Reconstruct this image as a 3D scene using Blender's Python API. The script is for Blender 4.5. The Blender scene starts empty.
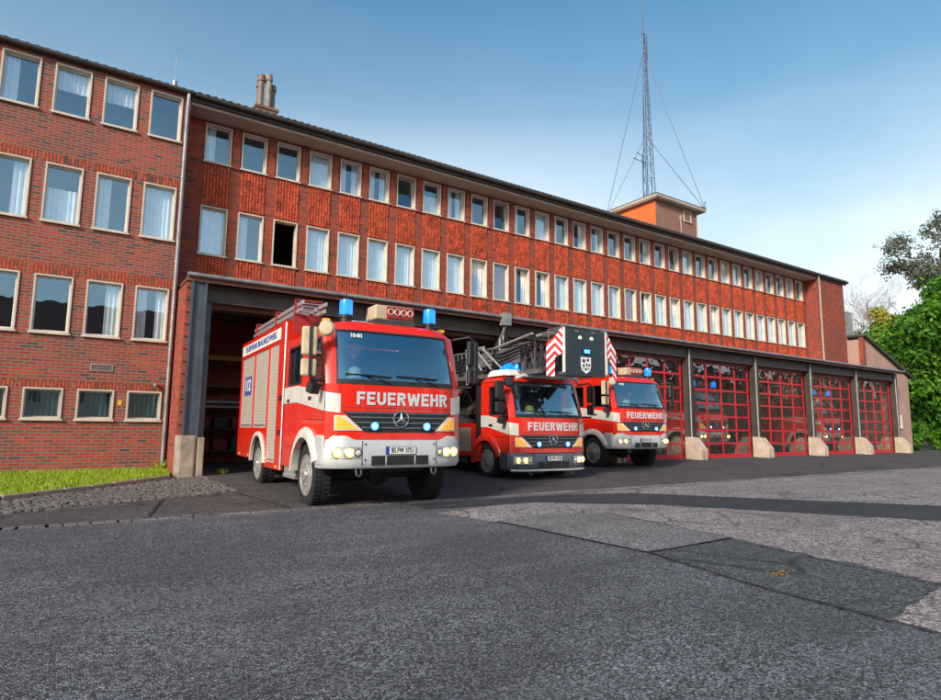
import bpy, bmesh, math, random
from mathutils import Vector, Matrix
from mathutils.geometry import tessellate_polygon
R = math.radians
PI = math.pi
rnd = random.Random(7)
C = bpy.context.scene.collection
sc = bpy.context.scene

# ------------------------------------------------------------------ materials
class NT:
    def __init__(s, name):
        s.m = bpy.data.materials.new(name); s.m.use_nodes = True
        s.t = s.m.node_tree; s.t.nodes.clear()
        s.out = s.n('ShaderNodeOutputMaterial')
    def n(s, typ, **kw):
        nd = s.t.nodes.new(typ)
        for k, v in kw.items():
            if k.startswith('_'): setattr(nd, k[1:], v)
            else:
                key = int(k[1:]) if k[0] == 'i' and k[1:].isdigit() else k.replace('__', ' ')
                nd.inputs[key].default_value = v
        return nd
    def l(s, a, b): s.t.links.new(a, b)
    def ramp(s, fac, stops):
        r = s.n('ShaderNodeValToRGB'); e = r.color_ramp.elements
        while len(e) < len(stops): e.new(0.5)
        for el, (p, c) in zip(e, stops):
            el.position = p; el.color = (c[0], c[1], c[2], 1) if not isinstance(c, (int, float)) else (c, c, c, 1)
        s.l(fac, r.inputs[0]); return r.outputs[0]
    def mix(s, fac, a, b, mode='MIX'):
        m = s.n('ShaderNodeMix', _data_type='RGBA', _blend_type=mode)
        for sock, v in ((m.inputs[0], fac), (m.inputs[6], a), (m.inputs[7], b)):
            if hasattr(v, 'is_output'): s.l(v, sock)
            elif isinstance(v, (int, float)): sock.default_value = v
            else: sock.default_value = (v[0], v[1], v[2], 1)
        return m.outputs[2]
    def math(s, op, a, b=0.0):
        m = s.n('ShaderNodeMath', _operation=op)
        for sock, v in ((m.inputs[0], a), (m.inputs[1], b)):
            if hasattr(v, 'is_output'): s.l(v, sock)
            else: sock.default_value = v
        return m.outputs[0]
    def noise(s, co, scale, detail=4, rough=.55):
        n = s.n('ShaderNodeTexNoise', Scale=scale, Detail=detail, Roughness=rough)
        s.l(co, n.inputs['Vector']); return n.outputs['Fac']
    def bump(s, h, strength, dist=.01):
        b = s.n('ShaderNodeBump', Strength=strength, Distance=dist); s.l(h, b.inputs['Height']); return b.outputs[0]

def rgb(c): return (c[0], c[1], c[2], 1)

def pmat(name, col, rough=.6, metal=0., var=.15, scale=4., bump=0., coat=0., spec=.5, bscale=None, emit=None, es=0.):
    t = NT(name); co = t.n('ShaderNodeTexCoord').outputs['Object']
    p = t.n('ShaderNodeBsdfPrincipled', Metallic=metal, Roughness=rough)
    p.inputs['Coat Weight'].default_value = coat; p.inputs['Coat Roughness'].default_value = .06
    p.inputs['Specular IOR Level'].default_value = spec
    f = t.noise(co, scale, 6, .62)
    lo = [max(0, c * (1 - var)) for c in col]; hi = [min(1, c * (1 + var)) for c in col]
    t.l(t.ramp(f, [(.3, lo), (.7, hi)]), p.inputs['Base Color'])
    rr = t.n('ShaderNodeMapRange', i3=max(.02, rough - .08), i4=min(1, rough + .1)); t.l(f, rr.inputs[0])
    t.l(rr.outputs[0], p.inputs['Roughness'])
    if bump: t.l(t.bump(t.noise(co, bscale or scale * 6, 4), bump), p.inputs['Normal'])
    if emit:
        p.inputs['Emission Color'].default_value = rgb(emit); p.inputs['Emission Strength'].default_value = es
    t.l(p.outputs[0], t.out.inputs[0]); return t.m

def brick_mat(name, c1, c2, c3, mortar, w=.25, h=.0775, ms=.014, rot=False, spec=.25, darkamt=.35):
    t = NT(name); uv = t.n('ShaderNodeTexCoord').outputs['UV']
    if rot:
        mp = t.n('ShaderNodeMapping', Rotation=(0, 0, PI / 2)); t.l(uv, mp.inputs[0]); uvv = mp.outputs[0]
    else: uvv = uv
    b = t.n('ShaderNodeTexBrick', Scale=1., Mortar__Size=ms, Mortar__Smooth=.15, Bias=0., Brick__Width=w, Row__Height=h)
    t.l(uvv, b.inputs['Vector'])
    b.inputs['Color1'].default_value = (0, 0, 0, 1); b.inputs['Color2'].default_value = (1, 1, 1, 1); b.inputs['Mortar'].default_value = (.5, .5, .5, 1)
    # per brick tone
    tone = t.ramp(b.outputs['Color'], [(0., c1), (.45, c2), (.75, c1), (1., c3)])
    big = t.noise(uv, .45, 5, .6)
    tone = t.mix(t.ramp(big, [(.4, 0.), (.7, darkamt)]), tone, c3)
    fine = t.noise(uv, 38, 3)
    tone = t.mix(.35, tone, t.ramp(fine, [(.25, (.2, .2, .2)), (.75, (.85, .85, .85))]), 'OVERLAY')
    col = t.mix(b.outputs['Fac'], tone, mortar)
    p = t.n('ShaderNodeBsdfPrincipled', Roughness=.85); p.inputs['Specular IOR Level'].default_value = spec
    t.l(col, p.inputs['Base Color'])
    hgt = t.math('SUBTRACT', t.math('MULTIPLY', fine, .25), b.outputs['Fac'])
    t.l(t.bump(hgt, .8, .02), p.inputs['Normal'])
    t.l(p.outputs[0], t.out.inputs[0]); return t.m

def asphalt_mat(name, dark, light, grain=70., crack=0., blotch=(.35, .7), tint=None):
    t = NT(name); co = t.n('ShaderNodeTexCoord').outputs['Object']
    v = t.n('ShaderNodeTexVoronoi', Scale=grain); t.l(co, v.inputs['Vector'])
    stone = t.n('ShaderNodeSeparateColor'); t.l(v.outputs['Color'], stone.inputs[0])
    g = t.noise(co, grain * .9, 3, .7)
    mixf = t.math('ADD', t.math('MULTIPLY', stone.outputs[0], .5), t.math('MULTIPLY', g, .5))
    col = t.ramp(mixf, [(.33, [c * .32 for c in dark]), (.49, dark), (.64, light), (.82, [min(1, c * 1.9) for c in light])])
    big = t.noise(co, .55, 7, .62)
    col = t.mix(t.ramp(big, [(blotch[0], .55), (blotch[1], 0.)]), col, [c * .55 for c in dark])
    mid = t.noise(co, 3.2, 5, .6)
    col = t.mix(t.ramp(mid, [(.3, .25), (.6, 0.)]), col, [c * .6 for c in dark])
    if tint: col = t.mix(t.ramp(t.noise(co, .9, 4), [(.4, 0.), (.75, .5)]), col, tint)
    v2 = t.n('ShaderNodeTexVoronoi', Scale=grain * 1.25); t.l(co, v2.inputs['Vector']); s2 = t.n('ShaderNodeSeparateColor'); t.l(v2.outputs['Color'], s2.inputs[0])
    col = t.mix(t.ramp(s2.outputs[1], [(.82, 0.), (.95, .45)]), col, [min(1, c * 1.7) for c in light]); col = t.mix(t.ramp(s2.outputs[2], [(.05, .55), (.2, 0.)]), col, [c * .3 for c in dark])
    mpp = t.n('ShaderNodeMapping', Scale=(.22, 1.5, 1.)); mpp.inputs['Rotation'].default_value = (0, 0, R(-4)); t.l(co, mpp.inputs[0])
    tr_ = t.noise(mpp.outputs[0], 1.3, 5, .6); col = t.mix(t.ramp(tr_, [(.36, .3), (.55, 0.)]), col, [c * .5 for c in dark]); col = t.mix(t.ramp(tr_, [(.52, 0.), (.8, .25)]), col, light)
    h = t.math('ADD', v.outputs['Distance'], g)
    if crack:
        dist = t.n('ShaderNodeTexNoise', Scale=2.2, Detail=5.); t.l(co, dist.inputs['Vector'])
        mp = t.n('ShaderNodeMix', _data_type='VECTOR'); mp.inputs[0].default_value = .16
        t.l(co, mp.inputs[4]); t.l(dist.outputs['Color'], mp.inputs[5])
        ve = t.n('ShaderNodeTexVoronoi', _feature='DISTANCE_TO_EDGE', Scale=crack); t.l(mp.outputs[1], ve.inputs['Vector'])
        line = t.ramp(ve.outputs['Distance'], [(0., 1.), (.035, 0.)])
        line = t.math('MULTIPLY', line, t.ramp(t.noise(co, .7, 3), [(.4, 0.), (.6, .8)]))
        col = t.mix(line, col, (.012, .012, .014))
        h = t.math('SUBTRACT', h, line)
    st_ = t.noise(co, .85, 3, .45); col = t.mix(t.ramp(st_, [(.66, 0.), (.74, .3)]), col, (.022, .022, .024))       # old oil stains
    p = t.n('ShaderNodeBsdfPrincipled', Roughness=.8); p.inputs['Specular IOR Level'].default_value = .35
    t.l(col, p.inputs['Base Color']); t.l(t.bump(h, .9, .012), p.inputs['Normal'])
    t.l(p.outputs[0], t.out.inputs[0]); return t.m

def cobble_mat(name, scale=7.):
    t = NT(name); co = t.n('ShaderNodeTexCoord').outputs['Object']
    v = t.n('ShaderNodeTexVoronoi', Scale=scale); t.l(co, v.inputs['Vector'])
    ve = t.n('ShaderNodeTexVoronoi', _feature='DISTANCE_TO_EDGE', Scale=scale); t.l(co, ve.inputs['Vector'])
    s = t.n('ShaderNodeSeparateColor'); t.l(v.outputs['Color'], s.inputs[0])
    col = t.ramp(s.outputs[0], [(0., (.07, .065, .06)), (.5, (.17, .15, .135)), (1., (.32, .29, .27))])
    col = t.mix(t.ramp(ve.outputs['Distance'], [(0., 1.), (.12, 0.)]), col, (.018, .017, .014))
    col = t.mix(t.ramp(t.noise(co, 30, 4), [(.3, .5), (.7, 0.)]), col, (.05, .045, .04))
    p = t.n('ShaderNodeBsdfPrincipled', Roughness=.8); t.l(col, p.inputs['Base Color'])
    t.l(t.bump(t.ramp(ve.outputs['Distance'], [(0., 0.), (.25, 1.)]), 1., .04), p.inputs['Normal'])
    t.l(p.outputs[0], t.out.inputs[0]); return t.m

def glass_mat(name, tint, base=.12, rough=.0, wav=0., refl=(1, 1, 1)):
    t = NT(name); co = t.n('ShaderNodeTexCoord').outputs['Object']
    tr = t.n('ShaderNodeBsdfTransparent'); tr.inputs[0].default_value = rgb(tint)
    gl = t.n('ShaderNodeBsdfGlossy', Roughness=rough); gl.inputs[0].default_value = rgb(refl)
    lw = t.n('ShaderNodeLayerWeight', Blend=.5)
    fr = t.math('ADD', t.math('MULTIPLY', t.math('POWER', lw.outputs['Facing'], 5.), .9), .04)   # same on both faces of the pane
    fac = t.math('MINIMUM', t.math('ADD', fr, base), 1.)
    if wav:
        nb = t.bump(t.noise(co, 1.6, 2, .5), wav, .05); t.l(nb, gl.inputs['Normal'])
    mx = t.n('ShaderNodeMixShader'); t.l(fac, mx.inputs[0]); t.l(tr.outputs[0], mx.inputs[1]); t.l(gl.outputs[0], mx.inputs[2])
    t.l(mx.outputs[0], t.out.inputs[0]); return t.m

def leaf_mat(name, cols, trans=.35):
    t = NT(name); g = t.n('ShaderNodeNewGeometry')
    col = t.ramp(g.outputs['Random Per Island'], [(i / (len(cols) - 1), c) for i, c in enumerate(cols)])
    d = t.n('ShaderNodeBsdfPrincipled', Roughness=.5); d.inputs['Specular IOR Level'].default_value = .3
    t.l(col, d.inputs['Base Color'])
    tl = t.n('ShaderNodeBsdfTranslucent'); t.l(col, tl.inputs[0])
    mx = t.n('ShaderNodeMixShader'); mx.inputs[0].default_value = trans
    t.l(d.outputs[0], mx.inputs[1]); t.l(tl.outputs[0], mx.inputs[2]); t.l(mx.outputs[0], t.out.inputs[0]); return t.m

def chevron_mat(name):
    t = NT(name); uv = t.n('ShaderNodeTexCoord').outputs['UV']
    s = t.n('ShaderNodeSeparateXYZ'); t.l(uv, s.inputs[0])
    f = t.math('FRACT', t.math('MULTIPLY', t.math('ADD', t.math('ABSOLUTE', s.outputs[0]), s.outputs[1]), 6.2))
    col = t.mix(t.math('GREATER_THAN', f, .5), (.72, .72, .74), (.62, .02, .012))
    p = t.n('ShaderNodeBsdfPrincipled', Roughness=.35); t.l(col, p.inputs['Base Color']); t.l(p.outputs[0], t.out.inputs[0]); return t.m

def shutter_mat(name):
    t = NT(name); co = t.n('ShaderNodeTexCoord').outputs['Object']
    s = t.n('ShaderNodeSeparateXYZ'); t.l(co, s.inputs[0])
    f = t.math('FRACT', t.math('MULTIPLY', s.outputs[2], 14.))
    f = t.math('ABSOLUTE', t.math('SUBTRACT', f, .5))
    n = t.noise(co, 9, 4)
    col = t.mix(n, (.50, .46, .38), (.62, .58, .50))
    col = t.mix(t.ramp(f, [(.40, 0.), (.5, .75)]), col, (.12, .11, .10))
    p = t.n('ShaderNodeBsdfPrincipled', Roughness=.45, Metallic=.35)
    t.l(col, p.inputs['Base Color']); t.l(t.bump(f, -.6, .02), p.inputs['Normal']); t.l(p.outputs[0], t.out.inputs[0]); return t.m

M = {}
M['red'] = pmat('fire_red_paint', (.70, .020, .007), .30, 0, .035, 1.2, coat=.3, spec=.35)
t = NT('fire_red_paint'); co_ = t.n('ShaderNodeTexCoord').outputs['Object']; s_ = t.n('ShaderNodeSeparateXYZ'); t.l(co_, s_.inputs[0])
nz = t.noise(co_, 5, 6, .65); zz = t.n('ShaderNodeMapRange', i1=1.25, i2=.45, i3=0., i4=.75); t.l(s_.outputs[2], zz.inputs[0])
df = t.math('MULTIPLY', zz.outputs[0], t.ramp(nz, [(.35, .1), (.7, .9)])); df = t.math('ADD', df, t.math('MULTIPLY', t.ramp(t.noise(co_, 26, 4), [(.55, 0.), (.8, 1.)]), .10))
p_ = t.n('ShaderNodeBsdfPrincipled', Roughness=.3); p_.inputs['Specular IOR Level'].default_value = .4; p_.inputs['Coat Weight'].default_value = .4; p_.inputs['Coat Roughness'].default_value = .05
t.l(t.mix(df, t.mix(nz, (.64, .016, .006), (.72, .024, .008)), (.13, .085, .065)), p_.inputs['Base Color']); rr_ = t.n('ShaderNodeMapRange', i3=.22, i4=.75); t.l(df, rr_.inputs[0]); t.l(rr_.outputs[0], p_.inputs['Roughness'])
t.l(t.bump(t.noise(co_, 1.6, 2), .06, .05), p_.inputs['Normal']); t.l(p_.outputs[0], t.out.inputs[0]); M['red'] = t.m
M['silver'] = pmat('reflective_silver', (.62, .60, .54), .4, .15, .12, 5)
M['letter'] = pmat('reflective_letter', (.60, .66, .68), .35, .2, .2, 30)
M['bumper'] = pmat('bumper_silver', (.55, .57, .56), .38, .25, .1, 4)
M['bumperdark'] = pmat('bumper_grey', (.10, .12, .14), .42, .3, .2, 4)
M['black'] = pmat('black_plastic', (.015, .015, .017), .5, 0, .3, 8)
M['cabin'] = pmat('cabin_trim', (.055, .065, .075), .75, 0, .3, 8)
M['seat'] = pmat('seat_cloth', (.035, .04, .05), .9, 0, .3, 20)
M['rubber'] = pmat('tyre_rubber', (.013, .013, .014), .85, 0, .35, 14, bump=.3)
M['rim'] = pmat('rim_steel', (.36, .35, .33), .42, .45, .35, 9)
M['chassis'] = pmat('chassis_black', (.018, .018, .019), .7, .2, .4, 7)
M['chrome'] = pmat('chrome', (.75, .77, .8), .15, 1., .05, 5)
M['alu'] = pmat('aluminium', (.55, .55, .55), .4, .7, .15, 6)
M['shutter'] = shutter_mat('shutter_slats')
M['white'] = pmat('white_film', (.72, .70, .63), .5, 0, .08, 5)
M['beige'] = pmat('beige_housing', (.50, .40, .25), .5, 0, .15, 6)
M['bluetext'] = pmat('blue_lettering', (.05, .08, .28), .5, 0, .1, 9)
M['platewhite'] = pmat('plate_white', (.75, .76, .74), .4, 0, .05, 20)
M['plateblue'] = pmat('plate_blue', (.01, .05, .45), .4, 0, .05, 20)
M['bluelens'] = pmat('blue_lens', (.0, .09, .75), .1, 0, .1, 20, coat=.5, emit=(.0, .22, 1.), es=1.1)
M['bluelamp'] = pmat('blue_flash_lamp', (.05, .2, 1.), .2, 0, .05, 20, emit=(.03, .16, 1.), es=4.)
M['bluecore'] = pmat('blue_flash_core', (.4, .7, 1.), .2, 0, .05, 20, emit=(.5, .75, 1.), es=8.)
M['headlamp'] = pmat('lit_headlamp', (1., .8, .4), .2, 0, .05, 20, emit=(1., .42, .045), es=1.9)
M['headcore'] = pmat('headlamp_core', (1., .9, .6), .2, 0, .02, 20, emit=(1., .80, .42), es=9.)
M['amber'] = pmat('amber_lens', (.92, .40, .05), .2, 0, .35, 45, coat=.5, emit=(1., .40, .04), es=.22)
M['clear'] = pmat('clear_lens', (.72, .70, .62), .15, .2, .15, 40, coat=.5)
M['lampred'] = pmat('signal_red', (.30, .02, .015), .4, 0, .1, 9)
M['navy'] = pmat('basket_panel', (.018, .035, .045), .35, .1, .25, 3)
M['chev'] = chevron_mat('warning_chevrons')
M['slat'] = pmat('grille_slat_grey', (.13, .14, .15), .4, .2, .2, 9)
M['steel'] = pmat('ladder_steel', (.15, .145, .14), .5, .4, .4, 5)
M['steeldark'] = pmat('dark_steel', (.06, .06, .06), .55, .3, .3, 5)
M['wsglass'] = glass_mat('windscreen_glass', (.80, .92, .96), .26, .02, refl=(.62, .90, 1.))
M['sideglass'] = glass_mat('side_glass', (.7, .75, .76), .06, .02)
M['mirror'] = pmat('mirror_glass', (.7, .75, .8), .05, 1., .02, 3)
M['helmet'] = pmat('helmet_cream', (.72, .70, .50), .35, 0, .06, 8, coat=.3)
M['helmety'] = pmat('helmet_yellow', (.80, .66, .12), .35, 0, .06, 8, coat=.3)
M['pennant'] = pmat('pink_red_cloth', (.62, .06, .07), .8, 0, .12, 8)
M['hidden'] = M['cabin']

BR, BR2, BD = (.58, .066, .020), (.35, .038, .016), (.075, .045, .040)
M['brick'] = brick_mat('red_brick', BR, BR2, BD, (.20, .165, .14), ms=.017, darkamt=.75)
M['brickm'] = brick_mat('red_brick_main', (.54, .068, .022), (.34, .040, .017), (.10, .042, .036), (.16, .10, .08), darkamt=.45)
M['soldier'] = brick_mat('soldier_brick', (.58, .085, .03), (.42, .06, .024), BD, (.09, .07, .06), rot=True, darkamt=.1)
M['rib'] = pmat('rib_brick', (.47, .070, .024), .85, 0, .6, 5, bump=.5)
M['cream'] = pmat('cream_surround', (.55, .49, .40), .7, 0, .14, 3, bump=.1)
M['sash'] = pmat('white_sash', (.62, .58, .50), .5, 0, .1, 6)
M['soffit'] = pmat('soffit_paint', (.40, .33, .27), .8, 0, .12, 1.4)
M['tile'] = pmat('roof_tile', (.050, .060, .055), .75, 0, .45, 2.5, bump=.3)
M['fascia'] = pmat('fascia_dark', (.045, .035, .028), .6, .1, .3, 3)
M['canopy'] = pmat('canopy_brown', (.13, .055, .035), .7, 0, .35, 2, bump=.1)
M['bluesteel'] = pmat('blue_grey_steel', (.060, .080, .105), .55, .2, .3, 2.2)
M['darksteel'] = pmat('post_steel', (.055, .043, .036), .55, .2, .35, 2.2)
M['lintel'] = pmat('lintel_steel', (.062, .052, .045), .55, .2, .4, 1.6)
M['concrete'] = pmat('pale_concrete', (.42, .34, .26), .85, 0, .28, 2.4, bump=.35)
M['concgrey'] = pmat('weathered_concrete', (.30, .25, .20), .85, 0, .4, 3.4, bump=.4)
M['doorred'] = pmat('door_red', (.50, .010, .022), .4, 0, .12, 4)
M['doorglass'] = glass_mat('door_glass', (.90, .88, .87), .06, .015, wav=.6)
M['pane'] = glass_mat('window_glass', (.95, .98, 1.), .13, .01, wav=.06, refl=(.52, .80, 1.))
M['curtain'] = pmat('white_curtain', (.90, .90, .88), .9, 0, .08, 3)
M['sheer'] = pmat('dark_sheer_curtain', (.10, .16, .16), .9, 0, .3, 3)
M['redcurtain'] = pmat('rust_curtain', (.30, .07, .04), .9, 0, .12, 3)
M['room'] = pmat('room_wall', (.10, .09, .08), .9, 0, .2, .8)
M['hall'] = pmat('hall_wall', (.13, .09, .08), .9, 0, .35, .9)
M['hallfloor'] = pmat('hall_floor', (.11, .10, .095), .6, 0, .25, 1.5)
M['towerlit'] = pmat('tower_plaster_lit', (.68, .13, .028), .85, 0, .10, 1.2, bump=.1)  # roof tower's left face, sunlight put into the plaster colour
M['pinkplaster'] = pmat('pink_plaster', (.40, .25, .20), .9, 0, .14, 1.1, bump=.1)
M['towershade'] = pmat('tower_plaster_shaded', (.24, .125, .095), .9, 0, .2, 1.1, bump=.1)  # roof tower's front, shade put into the plaster colour
M['zinc'] = pmat('zinc_pipe', (.30, .31, .31), .5, .5, .3, 3)
M['chimneybrick'] = pmat('chimney_render', (.22, .13, .09), .9, 0, .3, 2, bump=.2)
M['fluebrown'] = pmat('flue_brown', (.20, .13, .09), .6, .2, .3, 3)
M['mast'] = pmat('mast_steel', (.10, .14, .20), .5, .4, .2, 3)
M['cable'] = pmat('steel_cable', (.14, .17, .19), .5, .4, .1, 3)
M['signyellow'] = pmat('yellow_sign', (.75, .50, .03), .5, 0, .05, 4)
M['ochre'] = pmat('ochre_beam', (.50, .30, .05), .6, 0, .15, 3)
M['asphalt'] = asphalt_mat('street_asphalt', (.078, .079, .088), (.215, .216, .232), 66., crack=0., blotch=(.33, .62))
M['forecourt'] = asphalt_mat('forecourt_asphalt', (.075, .070, .073), (.16, .15, .15), 48., crack=.5, tint=(.085, .055, .05))
M['patchlight'] = asphalt_mat('grey_patch', (.16, .155, .15), (.29, .28, .275), 55., blotch=(.3, .6))
M['worn'] = asphalt_mat('worn_pinkish_asphalt', (.22, .195, .187), (.40, .36, .345), 34., crack=1.1, blotch=(.3, .62), tint=(.27, .205, .185))
M['patchdark'] = asphalt_mat('dark_patch', (.070, .073, .072), (.155, .16, .155), 46., crack=.7)
M['strip'] = asphalt_mat('trench_strip', (.040, .042, .048), (.080, .082, .090), 60.)
M['cobble'] = cobble_mat('rough_cobbles', 6.5)
M['gutter'] = cobble_mat('gutter_stones', 8.)
M['gutterstone'] = pmat('gutter_stone', (.13, .12, .115), .85, 0, .6, 1.3, bump=.4)
t = NT('sett_stone'); g_ = t.n('ShaderNodeNewGeometry'); co_ = t.n('ShaderNodeTexCoord').outputs['Object']
c_ = t.mix(.5, t.ramp(g_.outputs['Random Per Island'], [(0., (.04, .036, .034)), (.5, (.10, .088, .080)), (1., (.21, .185, .17))]), t.ramp(t.noise(co_, 22, 5), [(.3, (.035, .032, .03)), (.7, (.17, .155, .14))]))
p_ = t.n('ShaderNodeBsdfPrincipled', Roughness=.75); t.l(c_, p_.inputs['Base Color']); t.l(t.bump(t.noise(co_, 60, 4), .5), p_.inputs['Normal']); t.l(p_.outputs[0], t.out.inputs[0]); M['sett'] = t.m
M['seam'] = pmat('bitumen_seam', (.018, .018, .02), .6, 0, .3, 8)
M['earth'] = pmat('earth', (.07, .075, .04), .95, 0, .35, .7, bump=.3)
M['lawn'] = pmat('lawn_soil', (.07, .12, .02), .95, 0, .4, 4, bump=.5)
M['blade'] = leaf_mat('grass_blade', [(.12, .25, .012), (.30, .44, .02), (.46, .50, .05), (.20, .34, .02)], .3)
M['leaf'] = leaf_mat('leaf_green', [(.012, .055, .006), (.06, .20, .012), (.15, .36, .022), (.025, .10, .008), (.24, .42, .04)], .42)
M['dryleaf'] = leaf_mat('dry_leaf', [(.22, .10, .03), (.34, .20, .08), (.14, .07, .03)], .1)
M['leafy'] = leaf_mat('leaf_yellow', [(.30, .30, .04), (.42, .36, .06), (.22, .28, .03)])
M['leafd'] = leaf_mat('leaf_far', [(.15, .17, .12), (.09, .12, .08), (.22, .23, .17)])
M['twig'] = pmat('twig_bark', (.24, .17, .13), .9, 0, .3, 4)
M['bark'] = pmat('tree_bark', (.09, .07, .05), .95, 0, .4, 5, bump=.6)
M['opp'] = pmat('opposite_plaster', (.68, .52, .34), .9, 0, .15, .8)
M['opproof'] = pmat('opposite_roof', (.16, .06, .04), .9, 0, .3, 2)

# ------------------------------------------------------------------ mesh builder
class MB:
    def __init__(s): s.v = []; s.f = []; s.m = []
    def V(s, p): s.v.append((p[0], p[1], p[2])); return len(s.v) - 1
    def F(s, idx, m=0): s.f.append(tuple(idx)); s.m.append(m)
    def poly(s, pts, m=0): s.F([s.V(p) for p in pts], m)
    def box(s, x0, x1, y0, y1, z0, z1, m=0):
        a = [s.V((x, y, z)) for z in (z0, z1) for y in (y0, y1) for x in (x0, x1)]
        for q in ((0, 2, 3, 1), (4, 5, 7, 6), (0, 1, 5, 4), (2, 6, 7, 3), (0, 4, 6, 2), (1, 3, 7, 5)): s.F([a[i] for i in q], m)
    def obox(s, c, sx, sy, sz, rz=0., m=0, rx=0., ry=0.):
        n0 = len(s.v); s.box(-sx / 2, sx / 2, -sy / 2, sy / 2, -sz / 2, sz / 2, m)
        mt = Matrix.Translation(c) @ Matrix.Rotation(rz, 4, 'Z') @ Matrix.Rotation(ry, 4, 'Y') @ Matrix.Rotation(rx, 4, 'X')
        for i in range(n0, len(s.v)): s.v[i] = tuple(mt @ Vector(s.v[i]))
    def tube(s, pts, r, n=8, m=0, r1=None, caps=True):
        pts = [Vector(p) for p in pts]; rings = []
        for i, p in enumerate(pts):
            d = (pts[min(i + 1, len(pts) - 1)] - pts[max(i - 1, 0)]).normalized()
            a = d.cross(Vector((0, 0, 1)) if abs(d.z) < .95 else Vector((1, 0, 0))).normalized(); b = d.cross(a)
            rr = r if r1 is None else r + (r1 - r) * i / (len(pts) - 1)
            rings.append([s.V(p + (a * math.cos(2 * PI * k / n) + b * math.sin(2 * PI * k / n)) * rr) for k in range(n)])
        for A, B in zip(rings, rings[1:]):
            for k in range(n): s.F((A[k], A[(k + 1) % n], B[(k + 1) % n], B[k]), m)
        if caps: s.F(rings[0][::-1], m); s.F(rings[-1], m)
    def beam(s, a, b, w, h=None, m=0):
        a, b = Vector(a), Vector(b); d = (b - a); L = d.length; d.normalize(); h = h or w
        x = d.cross(Vector((0, 0, 1)) if abs(d.z) < .95 else Vector((1, 0, 0))).normalized(); y = x.cross(d)
        q = []
        for p in (a, b):
            for sx, sy in ((-1, -1), (1, -1), (1, 1), (-1, 1)): q.append(s.V(p + x * sx * w / 2 + y * sy * h / 2))
        for k in range(4): s.F((q[k], q[(k + 1) % 4], q[4 + (k + 1) % 4], q[4 + k]), m)
        s.F(q[3::-1], m); s.F(q[4:], m)
    def loft(s, rings, m=0, closed=True, caps=True):
        R_ = [[s.V(p) for p in r] for r in rings]; n = len(R_[0])
        for A, B in zip(R_, R_[1:]):
            for k in range(n if closed else n - 1): s.F((A[k], A[(k + 1) % n], B[(k + 1) % n], B[k]), m)
        if caps and closed: s.F(R_[0][::-1], m); s.F(R_[-1], m)
    def lathe(s, prof, o=(0, 0, 0), ax='z', n=24, m=0):
        def P(r, h, a):
            c, d = r * math.cos(a), r * math.sin(a)
            p = {'z': (c, d, h), 'x': (h, c, d), 'y': (c, h, d)}[ax]
            return (p[0] + o[0], p[1] + o[1], p[2] + o[2])
        s.loft([[P(r, h, 2 * PI * k / n) for k in range(n)] for r, h in prof], m)
    def plate(s, outline, holes, fn, th, m=0):
        """polygon with holes in (a,b) mapped by fn(a,b,d) with thickness th"""
        loops = [outline] + list(holes)
        tris = tessellate_polygon([[Vector((p[0], p[1], 0)) for p in lp] for lp in loops])
        flat = [p for lp in loops for p in lp]
        A = [s.V(fn(p[0], p[1], 0)) for p in flat]; B = [s.V(fn(p[0], p[1], th)) for p in flat]
        for t in tris: s.F([A[i] for i in t], m); s.F([B[i] for i in t][::-1], m)
        k = 0
        for lp in loops:
            n = len(lp)
            for i in range(n):
                a, b = k + i, k + (i + 1) % n; s.F((A[a], A[b], B[b], B[a]), m)
            k += n
    def grid(s, fn, ns, nt, m=0, th=None):
        """fn(i/ns, j/nt, d)"""
        def lay(d): return [[s.V(fn(i / ns, j / nt, d)) for j in range(nt + 1)] for i in range(ns + 1)]
        A = lay(0)
        for i in range(ns):
            for j in range(nt): s.F((A[i][j], A[i + 1][j], A[i + 1][j + 1], A[i][j + 1]), m)
        if th:
            B = lay(th)
            for i in range(ns):
                for j in range(nt): s.F((B[i][j], B[i][j + 1], B[i + 1][j + 1], B[i + 1][j]), m)
            for i in range(ns):
                s.F((A[i][0], B[i][0], B[i + 1][0], A[i + 1][0]), m); s.F((A[i][nt], A[i + 1][nt], B[i + 1][nt], B[i][nt]), m)
            for j in range(nt):
                s.F((A[0][j], A[0][j + 1], B[0][j + 1], B[0][j]), m); s.F((A[ns][j], B[ns][j], B[ns][j + 1], A[ns][j + 1]), m)
    def mesh(s, name, mats, smooth=None, recalc=True):
        me = bpy.data.meshes.new(name); me.from_pydata(s.v, [], s.f)
        for mt in mats: me.materials.append(M[mt])
        if len(mats) > 1: me.polygons.foreach_set('material_index', s.m)
        if recalc:
            bm = bmesh.new(); bm.from_mesh(me); bmesh.ops.recalc_face_normals(bm, faces=bm.faces); bm.to_mesh(me); bm.free()
        uv = me.uv_layers.new(name='UVMap').data
        for p in me.polygons:
            n = p.normal; ax = max(range(3), key=lambda i: abs(n[i]))
            for li in p.loop_indices:
                c = me.vertices[me.loops[li].vertex_index].co
                uv[li].uv = (c.y, c.z) if ax == 0 else ((c.x, c.z) if ax == 1 else (c.x, c.y))
        if smooth is not None:
            me.polygons.foreach_set('use_smooth', [True] * len(me.polygons)); me.set_sharp_from_angle(angle=R(smooth))
        me.update(); return me
    def build(s, name, mats, parent=None, smooth=None, bevel=0, w=False, recalc=True, seg=2):
        if isinstance(mats, str): mats = [mats]
        return link(name, s.mesh(name, mats, smooth, recalc), parent, bevel, w, seg)

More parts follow.
